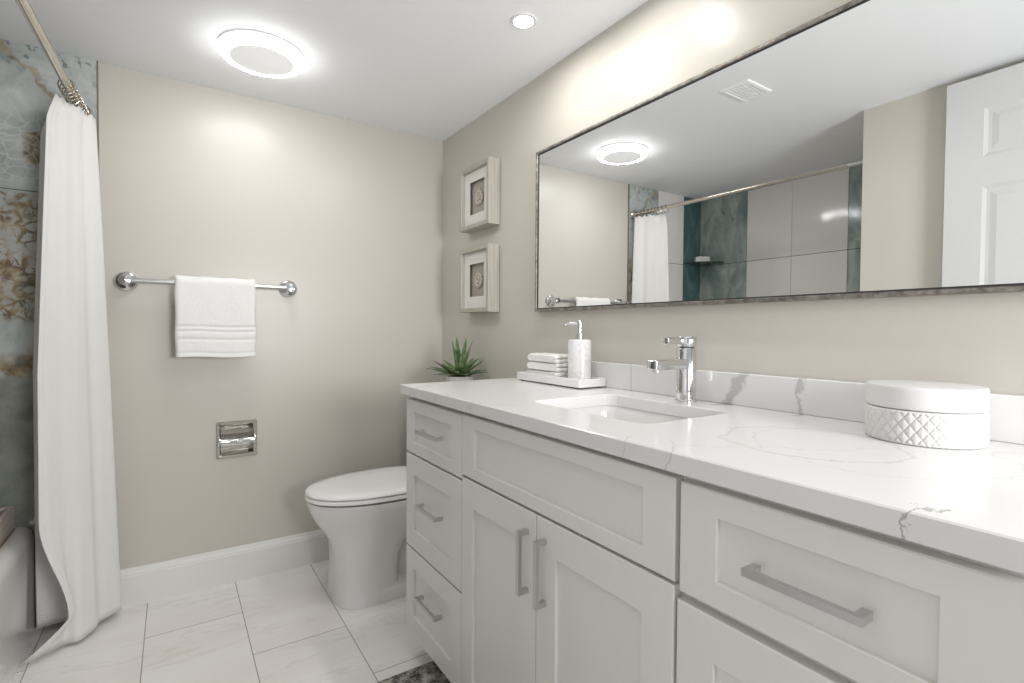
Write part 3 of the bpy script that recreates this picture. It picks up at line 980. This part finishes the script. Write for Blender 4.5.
# ------------------------------------------------------------------ shadow box pictures
def make_picture(zb, hgt, label):
    y0, y1, d = -0.566, -0.300, 0.058
    t = thing('picture_frame', label, 'picture frame', (0, (y0 + y1) / 2, zb), group='shadow box pictures on the right wall')
    hw = (y1 - y0) / 2
    fw = 0.020
    X0, X1 = -d, -0.002
    # mitred frame: rectangular profile round the opening
    bm = bmesh.new()
    def rc(e, x): return [(x, -hw + e, e), (x, hw - e, e), (x, hw - e, hgt - e), (x, -hw + e, hgt - e)]
    rg = [rc(0, X1), rc(0, X0 + 0.002), rc(0.002, X0), rc(fw - 0.003, X0), rc(fw, X0 + 0.004), rc(fw, X1)]
    loft(bm, rg + [rg[0]], False, False)
    obj('frame', bm, M['frame_wood'], t, False)
    # window mat, with its cut-out opening
    bm = bmesh.new()
    ow, oh = 0.066, 0.074
    cz = hgt / 2
    def r2(a, b_, x): return [(x, -a, cz - b_), (x, a, cz - b_), (x, a, cz + b_), (x, -a, cz + b_)]
    a, b_ = hw - fw - 0.0005, hgt / 2 - fw - 0.0005
    rg = [r2(a, b_, -0.036), r2(a, b_, -0.040), r2(ow, oh, -0.040), r2(ow + 0.001, oh + 0.001, -0.036)]
    loft(bm, rg + [rg[0]], False, False)
    obj('window_mat', bm, M['mat_board'], t, False)
    obj('backing', B(-0.024, -0.020, -a, a, cz - b_, cz + b_), M['art'], t, False)
    # plaster rosette on the backing
    bm = bmesh.new()
    torus_prof(bm, [(0.026 + 0.007 * math.cos(q), 0.006 * math.sin(q)) for q in [2 * PI * k / 8 for k in range(8)]], 28)
    torus_prof(bm, [(0.011 + 0.006 * math.cos(q), 0.001 + 0.007 * math.sin(q)) for q in [2 * PI * k / 8 for k in range(8)]], 24)
    lathe(bm, [(0.034, -0.004), (0.034, 0.0), (0.02, 0.002), (0.0, 0.003)], 28, cap=False)
    for k in range(12):
        q = 2 * PI * k / 12
        bmesh.ops.create_icosphere(bm, subdivisions=1, radius=0.006, matrix=Matrix.Translation((0.033 * math.cos(q), 0.033 * math.sin(q), 0.001)))
    o = obj('rosette', bm, M['plaster'], t, loc=(-0.0285, 0, cz), rot=(0, -PI / 2, 0))
    return t
make_picture(1.537, 0.283, 'upper silver shadow box picture near the corner with plaster rosette')
make_picture(1.158, 0.293, 'lower silver shadow box picture hanging above the succulent')

# ------------------------------------------------------------------ wall mirror
def make_mirror():
    y0, y1, z0, z1 = -2.335, -0.861, 1.150, 1.758
    t = thing('wall_mirror', 'wide framed wall mirror above the vanity', 'mirror', (0, (y0 + y1) / 2, z0))
    hw, hz = (y1 - y0) / 2, z1 - z0
    bm = bmesh.new()
    def rc(e, x): return [(x, -hw + e, e), (x, hw - e, e), (x, hw - e, hz - e), (x, -hw + e, hz - e)]
    rg = [rc(0, -0.001), rc(0, -0.024), rc(0.0015, -0.026), rc(0.008, -0.026), rc(0.0105, -0.022), rc(0.0105, -0.001)]
    loft(bm, rg + [rg[0]], False, False)
    obj('frame', bm, M['mirror_frame'], t, False)
    bm = bmesh.new()
    rg = [rc(0.0105, -0.0225), rc(0.0105, -0.0195), rc(0.0135, -0.0195), rc(0.0135, -0.0225)]
    loft(bm, rg + [rg[0]], False, False)
    obj('inner_lip', bm, M['dark'], t, False)
    obj('mirror_glass', B(-0.020, -0.012, -hw + 0.0112, hw - 0.0112, 0.0112, hz - 0.0112), M['mirror'], t, False)
make_mirror()

# ------------------------------------------------------------------ vanity cabinets
FX = -0.545            # front of doors and drawers
BX = -0.525            # face of the cabinet boxes
CZ0, CZ1 = 0.866, 0.897  # counter
def shaker(parent, name, y0, y1, z0, z1, rail, stile, oy, pulls=(), extra=0.0):
    """a five-piece front: frame with a recessed flat panel; y0 > y1 are world values, oy the parent's y"""
    a0, a1 = min(y0, y1) - oy, max(y0, y1) - oy
    bm = bmesh.new()
    def rc(e, x, ez=None):
        ez = e if ez is None else ez
        k = extra if e > 0.01 else 0.0          # wider stile at the end of the run
        return [(x, a0 + e + k, z0 + ez), (x, a1 - e, z0 + ez), (x, a1 - e, z1 - ez), (x, a0 + e + k, z1 - ez)]
    rg = [rc(0.0, BX - 0.0005), rc(0.0, FX + 0.002), rc(0.002, FX), rc(stile, FX, rail), rc(stile + 0.0015, FX + 0.0015, rail + 0.0015), rc(stile + 0.0015, FX + 0.008, rail + 0.0015)]
    loft(bm, rg, True, False)
    o = obj(name, bm, M['cabinet'], parent, False)
    bm = bmesh.new()
    box(bm, FX + 0.0078, FX + 0.014, a0 + stile + extra - 0.004, a1 - stile + 0.004, z0 + rail - 0.004, z1 - rail + 0.004)
    obj('panel', bm, M['cabinet'], o, False)
    for (hy, hz, ln, ori) in pulls: pull(o, hy - oy, hz, ln, ori)
    return o
def pull(parent, y, z, ln, ori):
    bm = bmesh.new()
    xs = FX - 0.028
    w_ = 0.0050
    prof = []
    # square-section staple pull with legs at its ends
    def P(a, x): return (x, a)
    out = [(-ln / 2, FX - 0.0005), (-ln / 2, xs), (ln / 2, xs), (ln / 2, FX - 0.0005), (ln / 2 - 0.011, FX - 0.0005), (ln / 2 - 0.011, xs + 0.009), (-ln / 2 + 0.011, xs + 0.009), (-ln / 2 + 0.011, FX - 0.0005)]
    if ori == 'h': rings = [[(x, y + a, z + s * w_) for a, x in out] for s in (-1, 1)]
    else: rings = [[(x, y + s * w_, z + a) for a, x in out] for s in (-1, 1)]
    loft(bm, rings)
    bevel_all(bm, 0.0012, 1)
    return obj('handle', bm, M['brushed'], parent, False)
def cab_box(t, y0, y1, oy):
    a0, a1 = y1 - oy, y0 - oy
    bm = bmesh.new()
    box(bm, BX, -0.002, a0, a1, 0.09, CZ0 - 0.0005)
    obj('carcass', bm, M['cabinet'], t, False)
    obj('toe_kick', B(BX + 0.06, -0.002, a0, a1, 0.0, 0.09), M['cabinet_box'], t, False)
def make_vanity():
    # drawer bank at the toilet end
    ya, yb = -0.862, -1.2495
    t = thing('drawer_cabinet', 'white vanity drawer bank next to the toilet', 'cabinet', (0, (ya + yb) / 2, 0), group='vanity cabinet units')
    oy = (ya + yb) / 2
    cab_box(t, ya + 0.002, yb, oy)
    yc = oy
    shaker(t, 'drawer', ya, yb + 0.0015, 0.681, 0.853, 0.036, 0.058, oy, [(yc - 0.011, 0.768, 0.140, 'h')])
    shaker(t, 'drawer', ya, yb + 0.0015, 0.374, 0.675, 0.060, 0.058, oy, [(yc - 0.011, 0.538, 0.140, 'h')])
    shaker(t, 'drawer', ya, yb + 0.0015, 0.092, 0.368, 0.060, 0.058, oy, [(yc - 0.011, 0.252, 0.140, 'h')])
    # sink base
    ya, yb = -1.2505, -1.9485
    oy = (ya + yb) / 2
    t = thing('sink_cabinet', 'white double door vanity sink cabinet under the faucet', 'cabinet', (0, oy, 0), group='vanity cabinet units')
    cab_sink(t, ya, yb, oy)
    shaker(t, 'false_front', ya - 0.001, yb + 0.004, 0.694, 0.855, 0.030, 0.064, oy)
    ym = -1.5865
    shaker(t, 'door', ya - 0.001, ym + 0.0015, 0.092, 0.688, 0.070, 0.058, oy, [(-1.556, 0.579, 0.140, 'v')])
    shaker(t, 'door', ym - 0.0015, yb + 0.004, 0.092, 0.688, 0.070, 0.065, oy, [(-1.619, 0.578, 0.140, 'v')])
    # drawer bank nearest the camera
    ya, yb = -1.9495, -2.358
    oy = (ya + yb) / 2
    t = thing('drawer_cabinet', 'white vanity drawer bank below the lidded white box', 'cabinet', (0, oy, 0), group='vanity cabinet units')
    cab_box(t, ya, yb, oy)
    shaker(t, 'drawer', ya - 0.004, yb + 0.001, 0.685, 0.853, 0.037, 0.062, oy, [(-2.142, 0.769, 0.140, 'h')], 0.025)
    shaker(t, 'drawer', ya - 0.0005, yb + 0.001, 0.374, 0.671, 0.066, 0.064, oy, [(-2.142, 0.53, 0.140, 'h')], 0.025)
    shaker(t, 'drawer', ya - 0.0005, yb + 0.001, 0.092, 0.368, 0.060, 0.064, oy, [(-2.142, 0.24, 0.140, 'h')], 0.025)
def cab_sink(t, ya, yb, oy):
    """open-topped box so the basin can hang inside"""
    a0, a1 = yb - oy, ya - oy
    z0, z1 = 0.09, CZ0 - 0.0005
    bm = bmesh.new()
    def r(x0, x1, b0, b1, z): return [(x0, b0, z), (x1, b0, z), (x1, b1, z), (x0, b1, z)]
    e = 0.016
    loft(bm, [r(BX, -0.002, a0, a1, z0), r(BX, -0.002, a0, a1, z1), r(BX + e, -0.002 - e, a0 + e, a1 - e, z1), r(BX + e, -0.002 - e, a0 + e, a1 - e, z0 + e)])
    obj('carcass', bm, M['cabinet'], t, False)
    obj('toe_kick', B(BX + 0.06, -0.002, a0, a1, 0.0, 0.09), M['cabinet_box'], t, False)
make_vanity()

# ------------------------------------------------------------------ countertop, basin, faucet
SX0, SX1, SY0, SY1 = -0.418, -0.132, -1.768, -1.382
CY0, CY1, CX0 = -2.365, -0.833, -0.556
def make_counter():
    t = thing('countertop', 'white veined quartz vanity countertop with undermount sink cutout', 'countertop', (0, 0, 0))
    bm = bmesh.new()
    hole = rrect(SX0, SX1, SY0, SY1, 0.035, 6)
    n = len(hole)
    cx, cy = (SX0 + SX1) / 2, (SY0 + SY1) / 2
    def outer_pts(e):
        X0, X1, Y0, Y1 = CX0 + e, -0.001, CY0 + e, CY1 - e
        res = []
        corners = [(X1, Y1), (X0, Y1), (X0, Y0), (X1, Y0)]
        # ray from the hole centre to the rectangle, with each quarter's middle point snapped to the corner
        per = n // 4
        for q in range(4):
            for i in range(per):
                c = corners[q]
                s = i / (per - 1)
                # start side / end side points, then the corner in the middle
                hx, hy = hole[q * per + i]
                if i == per // 2: res.append(c)
                elif (i < per // 2):
                    res.append((c[0], hy) if q in (0, 2) else (hx, c[1]))
                else:
                    res.append((hx, c[1]) if q in (0, 2) else (c[0], hy))
        return res
    R_ = [[(x, y, CZ0) for x, y in hole], [(x, y, CZ1 - 0.002) for x, y in hole]]
    hole2 = rrect(SX0 - 0.002, SX1 + 0.002, SY0 - 0.002, SY1 + 0.002, 0.036, 6)
    R_ += [[(x, y, CZ1) for x, y in hole2]]
    R_ += [[(x, y, CZ1) for x, y in outer_pts(0.002)], [(x, y, CZ1 - 0.002) for x, y in outer_pts(0)], [(x, y, CZ0 + 0.0015) for x, y in outer_pts(0)], [(x, y, CZ0) for x, y in outer_pts(0.0015)]]
    R_ += [R_[0]]
    loft(bm, R_, False, False)
    bmesh.ops.remove_doubles(bm, verts=bm.verts[:], dist=1e-6)
    obj('slab', bm, M['quartz'], t, False)
    bm = bmesh.new()
    box(bm, -0.021, -0.001, CY0, -1.3568, CZ1 + 0.0002, 0.977, 0.0015, 1)
    obj('backsplash', bm, M['quartz'], t, False)
    bm = bmesh.new()
    box(bm, -0.021, -0.001, -1.3560, -0.955, CZ1 + 0.0002, 0.977, 0.0015, 1)
    obj('backsplash', bm, M['quartz'], t, False)
make_counter()

def make_sink():
    t = thing('sink_basin', 'white rectangular undermount sink basin below the faucet', 'sink', ((SX0 + SX1) / 2, (SY0 + SY1) / 2, CZ0))
    hx, hy = (SX1 - SX0) / 2, (SY1 - SY0) / 2
    bm = bmesh.new()
    def rr(e, z, r): return [(u, v, z) for u, v in rrect(-hx + e, hx - e, -hy + e, hy - e, r, 8)]
    loft(bm, [rr(-0.02, -0.0005, 0.05), rr(-0.004, -0.0005, 0.04), rr(-0.002, -0.002, 0.04), rr(0.0, -0.02, 0.04), rr(0.012, -0.10, 0.045), rr(0.022, -0.122, 0.05), rr(0.045, -0.133, 0.05), rr(0.10, -0.138, 0.04), rr(hx - 0.02, -0.141, 0.018)], False, True)
    ob = obj('basin', bm, M['ceramic'], t, angle=60)
    bm = bmesh.new(); lathe(bm, [(0.0, 0.0035), (0.014, 0.0035), (0.016, 0.001), (0.019, 0.001), (0.022, 0.003), (0.026, 0.0005)], 28, c=(0.02, 0, -0.141), cap=False)
    obj('drain', bm, M['chrome'], t)
make_sink()

def make_faucet():
    t = thing('faucet', 'chrome single lever faucet standing behind the sink', 'faucet', (-0.063, -1.590, CZ1 + 0.0002))
    t.scale = (1, 1, 0.972)
    bm = bmesh.new()
    lathe(bm, [(0.028, 0), (0.028, 0.004), (0.0255, 0.006), (0.0255, 0.142), (0.0245, 0.1435)], 40)
    obj('body', bm, M['chrome'], t)
    bm = bmesh.new(); lathe(bm, [(0.020, 0.1435), (0.020, 0.1465)], 36)
    obj('collar', bm, M['dark'], t)
    bm = bmesh.new(); lathe(bm, [(0.0245, 0.1467), (0.0255, 0.148), (0.0255, 0.172), (0.0242, 0.1738), (0.0, 0.1742)], 40, cap=False)
    obj('handle_hub', bm, M['chrome'], t)
    bm = bmesh.new(); box(bm, -0.084, -0.018, -0.0095, 0.0095, 0.153, 0.171, 0.0018, 2)
    obj('lever', bm, M['chrome'], t)
    # spout: flat rectangular bar with a rounded nose, dipping slightly
    bm = bmesh.new()
    rings = []
    for x, z, hh, hw in ((-0.010, 0.1015, 0.0140, 0.0165), (-0.06, 0.101, 0.0135, 0.0165), (-0.118, 0.1005, 0.0128, 0.0165), (-0.131, 0.1003, 0.0128, 0.0165)):
        rings.append([(x, u, z + v) for u, v in rrect(-hw, hw, -hh, hh, 0.003, 3)])
    for dx, e in ((0.0020, 0.0006), (0.0032, 0.0020), (0.0040, 0.0060)):
        rings.append([(-0.131 - dx, u, 0.1003 + v) for u, v in rrect(-0.0165 + e, 0.0165 - e, -0.0128 + e * 0.5, 0.0128 - e * 0.5, 0.003, 3)])
    loft(bm, rings)
    obj('spout', bm, M['chrome'], t)
    bm = bmesh.new(); lathe(bm, [(0.010, 0.0876), (0.010, 0.083), (0.008, 0.0825)], 20, c=(-0.116, 0, 0))
    obj('aerator', bm, M['brushed'], t)
    bm = bmesh.new(); tube(bm, [(0.031, 0, 0.0), (0.031, 0, 0.062)], 0.0028, 10)
    bmesh.ops.create_uvsphere(bm, u_segments=12, v_segments=8, radius=0.005, matrix=Matrix.Translation((0.031, 0, 0.064)))
    obj('pop_up_rod', bm, M['chrome'], t)
make_faucet()

# ------------------------------------------------------------------ vanity tray, cloths, soap dispenser
TRY = (-0.138, -0.0235, -1.252, -0.908)
def make_tray():
    x0, x1, y0, y1 = TRY
    cx, cy = (x0 + x1) / 2, (y0 + y1) / 2
    t = thing('vanity_tray', 'white rectangular tray holding the washcloths and soap dispenser', 'tray', (cx, cy, CZ1 + 0.0005))
    hx, hy = (x1 - x0) / 2, (y1 - y0) / 2
    bm = bmesh.new()
    def r(e, z): return [(u, v, z) for u, v in rrect(-hx + e, hx - e, -hy + e, hy - e, 0.003, 2)]
    loft(bm, [r(0, 0.004), r(0, 0.028), r(0.0015, 0.0295), r(0.006, 0.0295), r(0.0075, 0.0275), r(0.0075, 0.013)])
    obj('tray_body', bm, M['seat'], t, angle=35)
    for sx in (-1, 1):
        for sy in (-1, 1):
            bm = bmesh.new(); lathe(bm, [(0.007, 0), (0.008, 0.004)], 14, c=(sx * (hx - 0.016), sy * (hy - 0.016), 0))
            obj('foot', bm, M['dark'], t)
make_tray()
zt = CZ1 + 0.0005 + 0.0134
for k in range(3):
    t = obj('folded_washcloth', folded_cloth(0.082, 0.176 - 0.005 * k, 0.0285, k + 1), M['terry'], loc=(-0.079, -1.030 - 0.002 * (k == 1), zt + k * 0.0287), rot=(0, 0, PI + math.radians((0, 1.2, -0.8)[k])))
    tag(t, ['white folded washcloth at the bottom of the stack on the vanity tray', 'white folded washcloth in the middle of the stack on the vanity tray', 'white folded washcloth on top of the stack on the vanity tray'][k], 'washcloth', 'washcloths stacked on the vanity tray')

def make_dispenser():
    t = thing('soap_dispenser', 'white marble soap dispenser with chrome pump on the tray', 'soap dispenser', (-0.074, -1.180, zt))
    bm = bmesh.new()
    lathe(bm, [(0.036, 0), (0.038, 0.002), (0.038, 0.132), (0.036, 0.137), (0.032, 0.139), (0.0, 0.1415)], 44, cap=False)
    obj('bottle', bm, M['white_marble'], t)
    bm = bmesh.new(); lathe(bm, [(0.0135, 0.1417), (0.0135, 0.157), (0.0105, 0.159)], 24)
    obj('pump_collar', bm, M['chrome'], t)
    bm = bmesh.new(); lathe(bm, [(0.0068, 0.158), (0.0068, 0.178), (0.0088, 0.179), (0.0088, 0.197), (0.007, 0.199), (0.0, 0.1995)], 20, cap=False)
    obj('pump_stem', bm, M['chrome'], t)
    bm = bmesh.new(); tube(bm, [(0, 0, 0.191), (-0.020, 0.020, 0.192), (-0.031, 0.031, 0.190), (-0.034, 0.034, 0.183)], [0.0045, 0.004, 0.0036, 0.0034], 12)
    obj('nozzle', bm, M['chrome'], t)
make_dispenser()

# ------------------------------------------------------------------ lidded box with embossed pattern
def make_jar():
    t = thing('lidded_box', 'round white lidded box with embossed diamond pattern on the counter', 'box', (-0.107, -2.114, CZ1 + 0.0004))
    r0 = 0.083
    def shell(z0, z1, r, pattern, nz, na=360):
        bm = bmesh.new()
        rings = []
        e = 0.003
        prof = [(r - 0.004, z0), (r - 0.001, z0 + 0.0008), (r, z0 + e)]
        for i in range(1, nz): prof.append((r, z0 + e + (z1 - z0 - 2 * e) * i / nz))
        prof += [(r, z1 - e), (r - 0.001, z1 - 0.0008), (r - 0.004, z1)]
        for rr_, z in prof:
            ring = []
            for k in range(na):
                a = 2 * PI * k / na
                d = pattern(a, z, z0, z1)
                ring.append(((rr_ + d) * math.cos(a), (rr_ + d) * math.sin(a), z))
            rings.append(ring)
        loft(bm, rings)
        return bm
    def tri(x): return abs((x % 1.0) - 0.5) * 2
    def woven(a, z, z0, z1):
        h = (z - z0) / (z1 - z0)
        if h < 0.06 or h > 0.94: return 0
        u = a / (2 * PI) * 32
        v = h * 2.5
        g1 = tri(u + v); g2 = tri(u - v)
        groove = max(max(0, (g1 - 0.82) / 0.18), max(0, (g2 - 0.82) / 0.18))
        pillow = 0.0012 * min(1 - g1, 1 - g2)
        return -0.0015 * groove + pillow
    obj('box_body', shell(0, 0.0555, r0, woven, 44, 520), M['white_glaze'], t, angle=70)
    def fine(a, z, z0, z1): return 0.0002 * math.sin(a * 40) * math.sin((z - z0) * 500)
    bm = shell(0.0565, 0.0945, r0 - 0.0005, fine, 6, 160)
    obj('box_lid', bm, M['white_glaze'], t, angle=50)
M['white_glaze'] = plain('white_glaze', (0.70, 0.69, 0.675), 0.5, 0, 0.5, 0.01, 12)
make_jar()

# ------------------------------------------------------------------ rug
def make_rug():
    bm = bmesh.new()
    x0, x1, y0, y1 = -1.12, -0.475, -2.0, -0.957
    pts = rrect(x0, x1, y0, y1, 0.012, 3)
    loft(bm, [[(x, y, 0.0005) for x, y in pts], [(x, y, 0.007) for x, y in pts], [(x + (0.003 if x < -0.8 else -0.003), y + (0.003 if y < -1.5 else -0.003), 0.009) for x, y in pts]])
    t = obj('bath_rug', bm, M['rug'], smooth=False)
    tag(t, 'mottled black and grey rug on the tile floor by the vanity', 'rug')
make_rug()

# ------------------------------------------------------------------ ceiling fittings
def make_ring_light():
    t = thing('ceiling_light', 'round flush ceiling light with bright ring and grey centre', 'ceiling light', (-0.914, -0.428, H))
    bm = bmesh.new()
    lathe(bm, [(0.130, -0.0002), (0.137, -0.001), (0.137, -0.008)], 64)
    obj('base', bm, M['white_plastic'], t)
    bm = bmesh.new()
    torus_prof(bm, [(0.105, -0.0085), (0.1365, -0.0085), (0.1375, -0.011), (0.1362, -0.018), (0.1335, -0.026), (0.128, -0.031), (0.105, -0.033)], 96)
    o = obj('glowing_ring', bm, [M['side_glow'], M['ring_glow']], t, angle=60)
    for p in o.data.polygons:
        if p.normal.z < -0.35: p.material_index = 1
    bm = bmesh.new()
    lathe(bm, [(0.0, -0.036), (0.100, -0.036), (0.1045, -0.034), (0.1045, -0.0085)], 80, cap=False)
    obj('centre_disc', bm, M['disc_grey'], t)
make_ring_light()

def make_downlight(y, label):
    t = thing('recessed_downlight', label, 'recessed light', (-0.25, y, H), group='recessed downlights')
    bm = bmesh.new()
    torus_prof(bm, [(0.030, -0.0005), (0.042, -0.0005), (0.042, -0.003), (0.040, -0.005), (0.031, -0.005)], 48)
    obj('trim_ring', bm, M['white_plastic'], t)
    bm = bmesh.new(); lathe(bm, [(0.0299, -0.0008), (0.0299, -0.003), (0.0, -0.0032)], 40, cap=False)
    obj('lens', bm, M['lens_glow'], t)
    return t
make_downlight(-1.098, 'small recessed downlight in the ceiling above the faucet')
make_downlight(-1.438, 'small recessed downlight over the vanity, the one nearer the open door')

def make_vent():
    t = thing('ceiling_vent', 'white ceiling exhaust grille seen in the mirror', 'vent', (-0.81, -1.22, H))
    bm = bmesh.new()
    def r(e, z): return [(-0.085 + e, -0.062 + e, z), (0.085 - e, -0.062 + e, z), (0.085 - e, 0.062 - e, z), (-0.085 + e, 0.062 - e, z)]
    rg = [r(0, -0.0005), r(0.002, -0.006), r(0.014, -0.008), r(0.016, -0.0005)]
    loft(bm, rg + [rg[0]], False, False)
    obj('grille_frame', bm, M['ceiling'], t, False)
    obj('backing', B(-0.069, 0.069, -0.046, 0.046, -0.0026, -0.0006), M['ceiling'], t, False)
    for k in range(6):
        bm = bmesh.new(); yy = -0.037 + 0.0148 * k
        box(bm, -0.069, 0.069, yy - 0.0052, yy + 0.0052, -0.006, -0.0025)
        obj('slat', bm, M['ceiling'], t, False)
make_vent()

# ------------------------------------------------------------------ open door lying back against the left wall
def make_door():
    x0, x1 = -1.400, -1.362
    ya, yb, zt_ = -1.712, -2.425, 2.036
    bm = bmesh.new()
    box(bm, x0, x1 - 0.006, yb, ya, 0.008, zt_)
    # raised stiles and rails round six panels
    st, mid = 0.112, 0.10
    cols = [(ya - st, (ya + yb) / 2 + mid / 2), ((ya + yb) / 2 - mid / 2, yb + st)]
    rows = [(1.735, 1.915), (1.00, 1.625), (0.22, 0.86)]
    ysx = [ya, cols[0][0], cols[0][1], cols[1][0], cols[1][1], yb]
    for a, b_ in ((ysx[0], ysx[1]), (ysx[2], ysx[3]), (ysx[4], ysx[5])):
        box(bm, x1 - 0.006, x1, b_, a, 0.008, zt_, 0.0)
    zz = [zt_, 1.915, 1.735, 1.625, 1.00, 0.86, 0.22, 0.008]
    for c0, c1 in cols:
        for k in range(0, 8, 2): box(bm, x1 - 0.006, x1, c1, c0, zz[k + 1], zz[k])
        for za, zb_ in rows:
            def r(e, x): return [(x, c1 + e, za + e), (x, c0 - e, za + e), (x, c0 - e, zb_ - e), (x, c1 + e, zb_ - e)]
            loft(bm, [r(0, x1 - 0.001), r(0.012, x1 - 0.0058), r(0.022, x1 - 0.0058), r(0.042, x1 - 0.0015)], False, True)
    d = struct('door_1', bm, M['door'])
make_door()
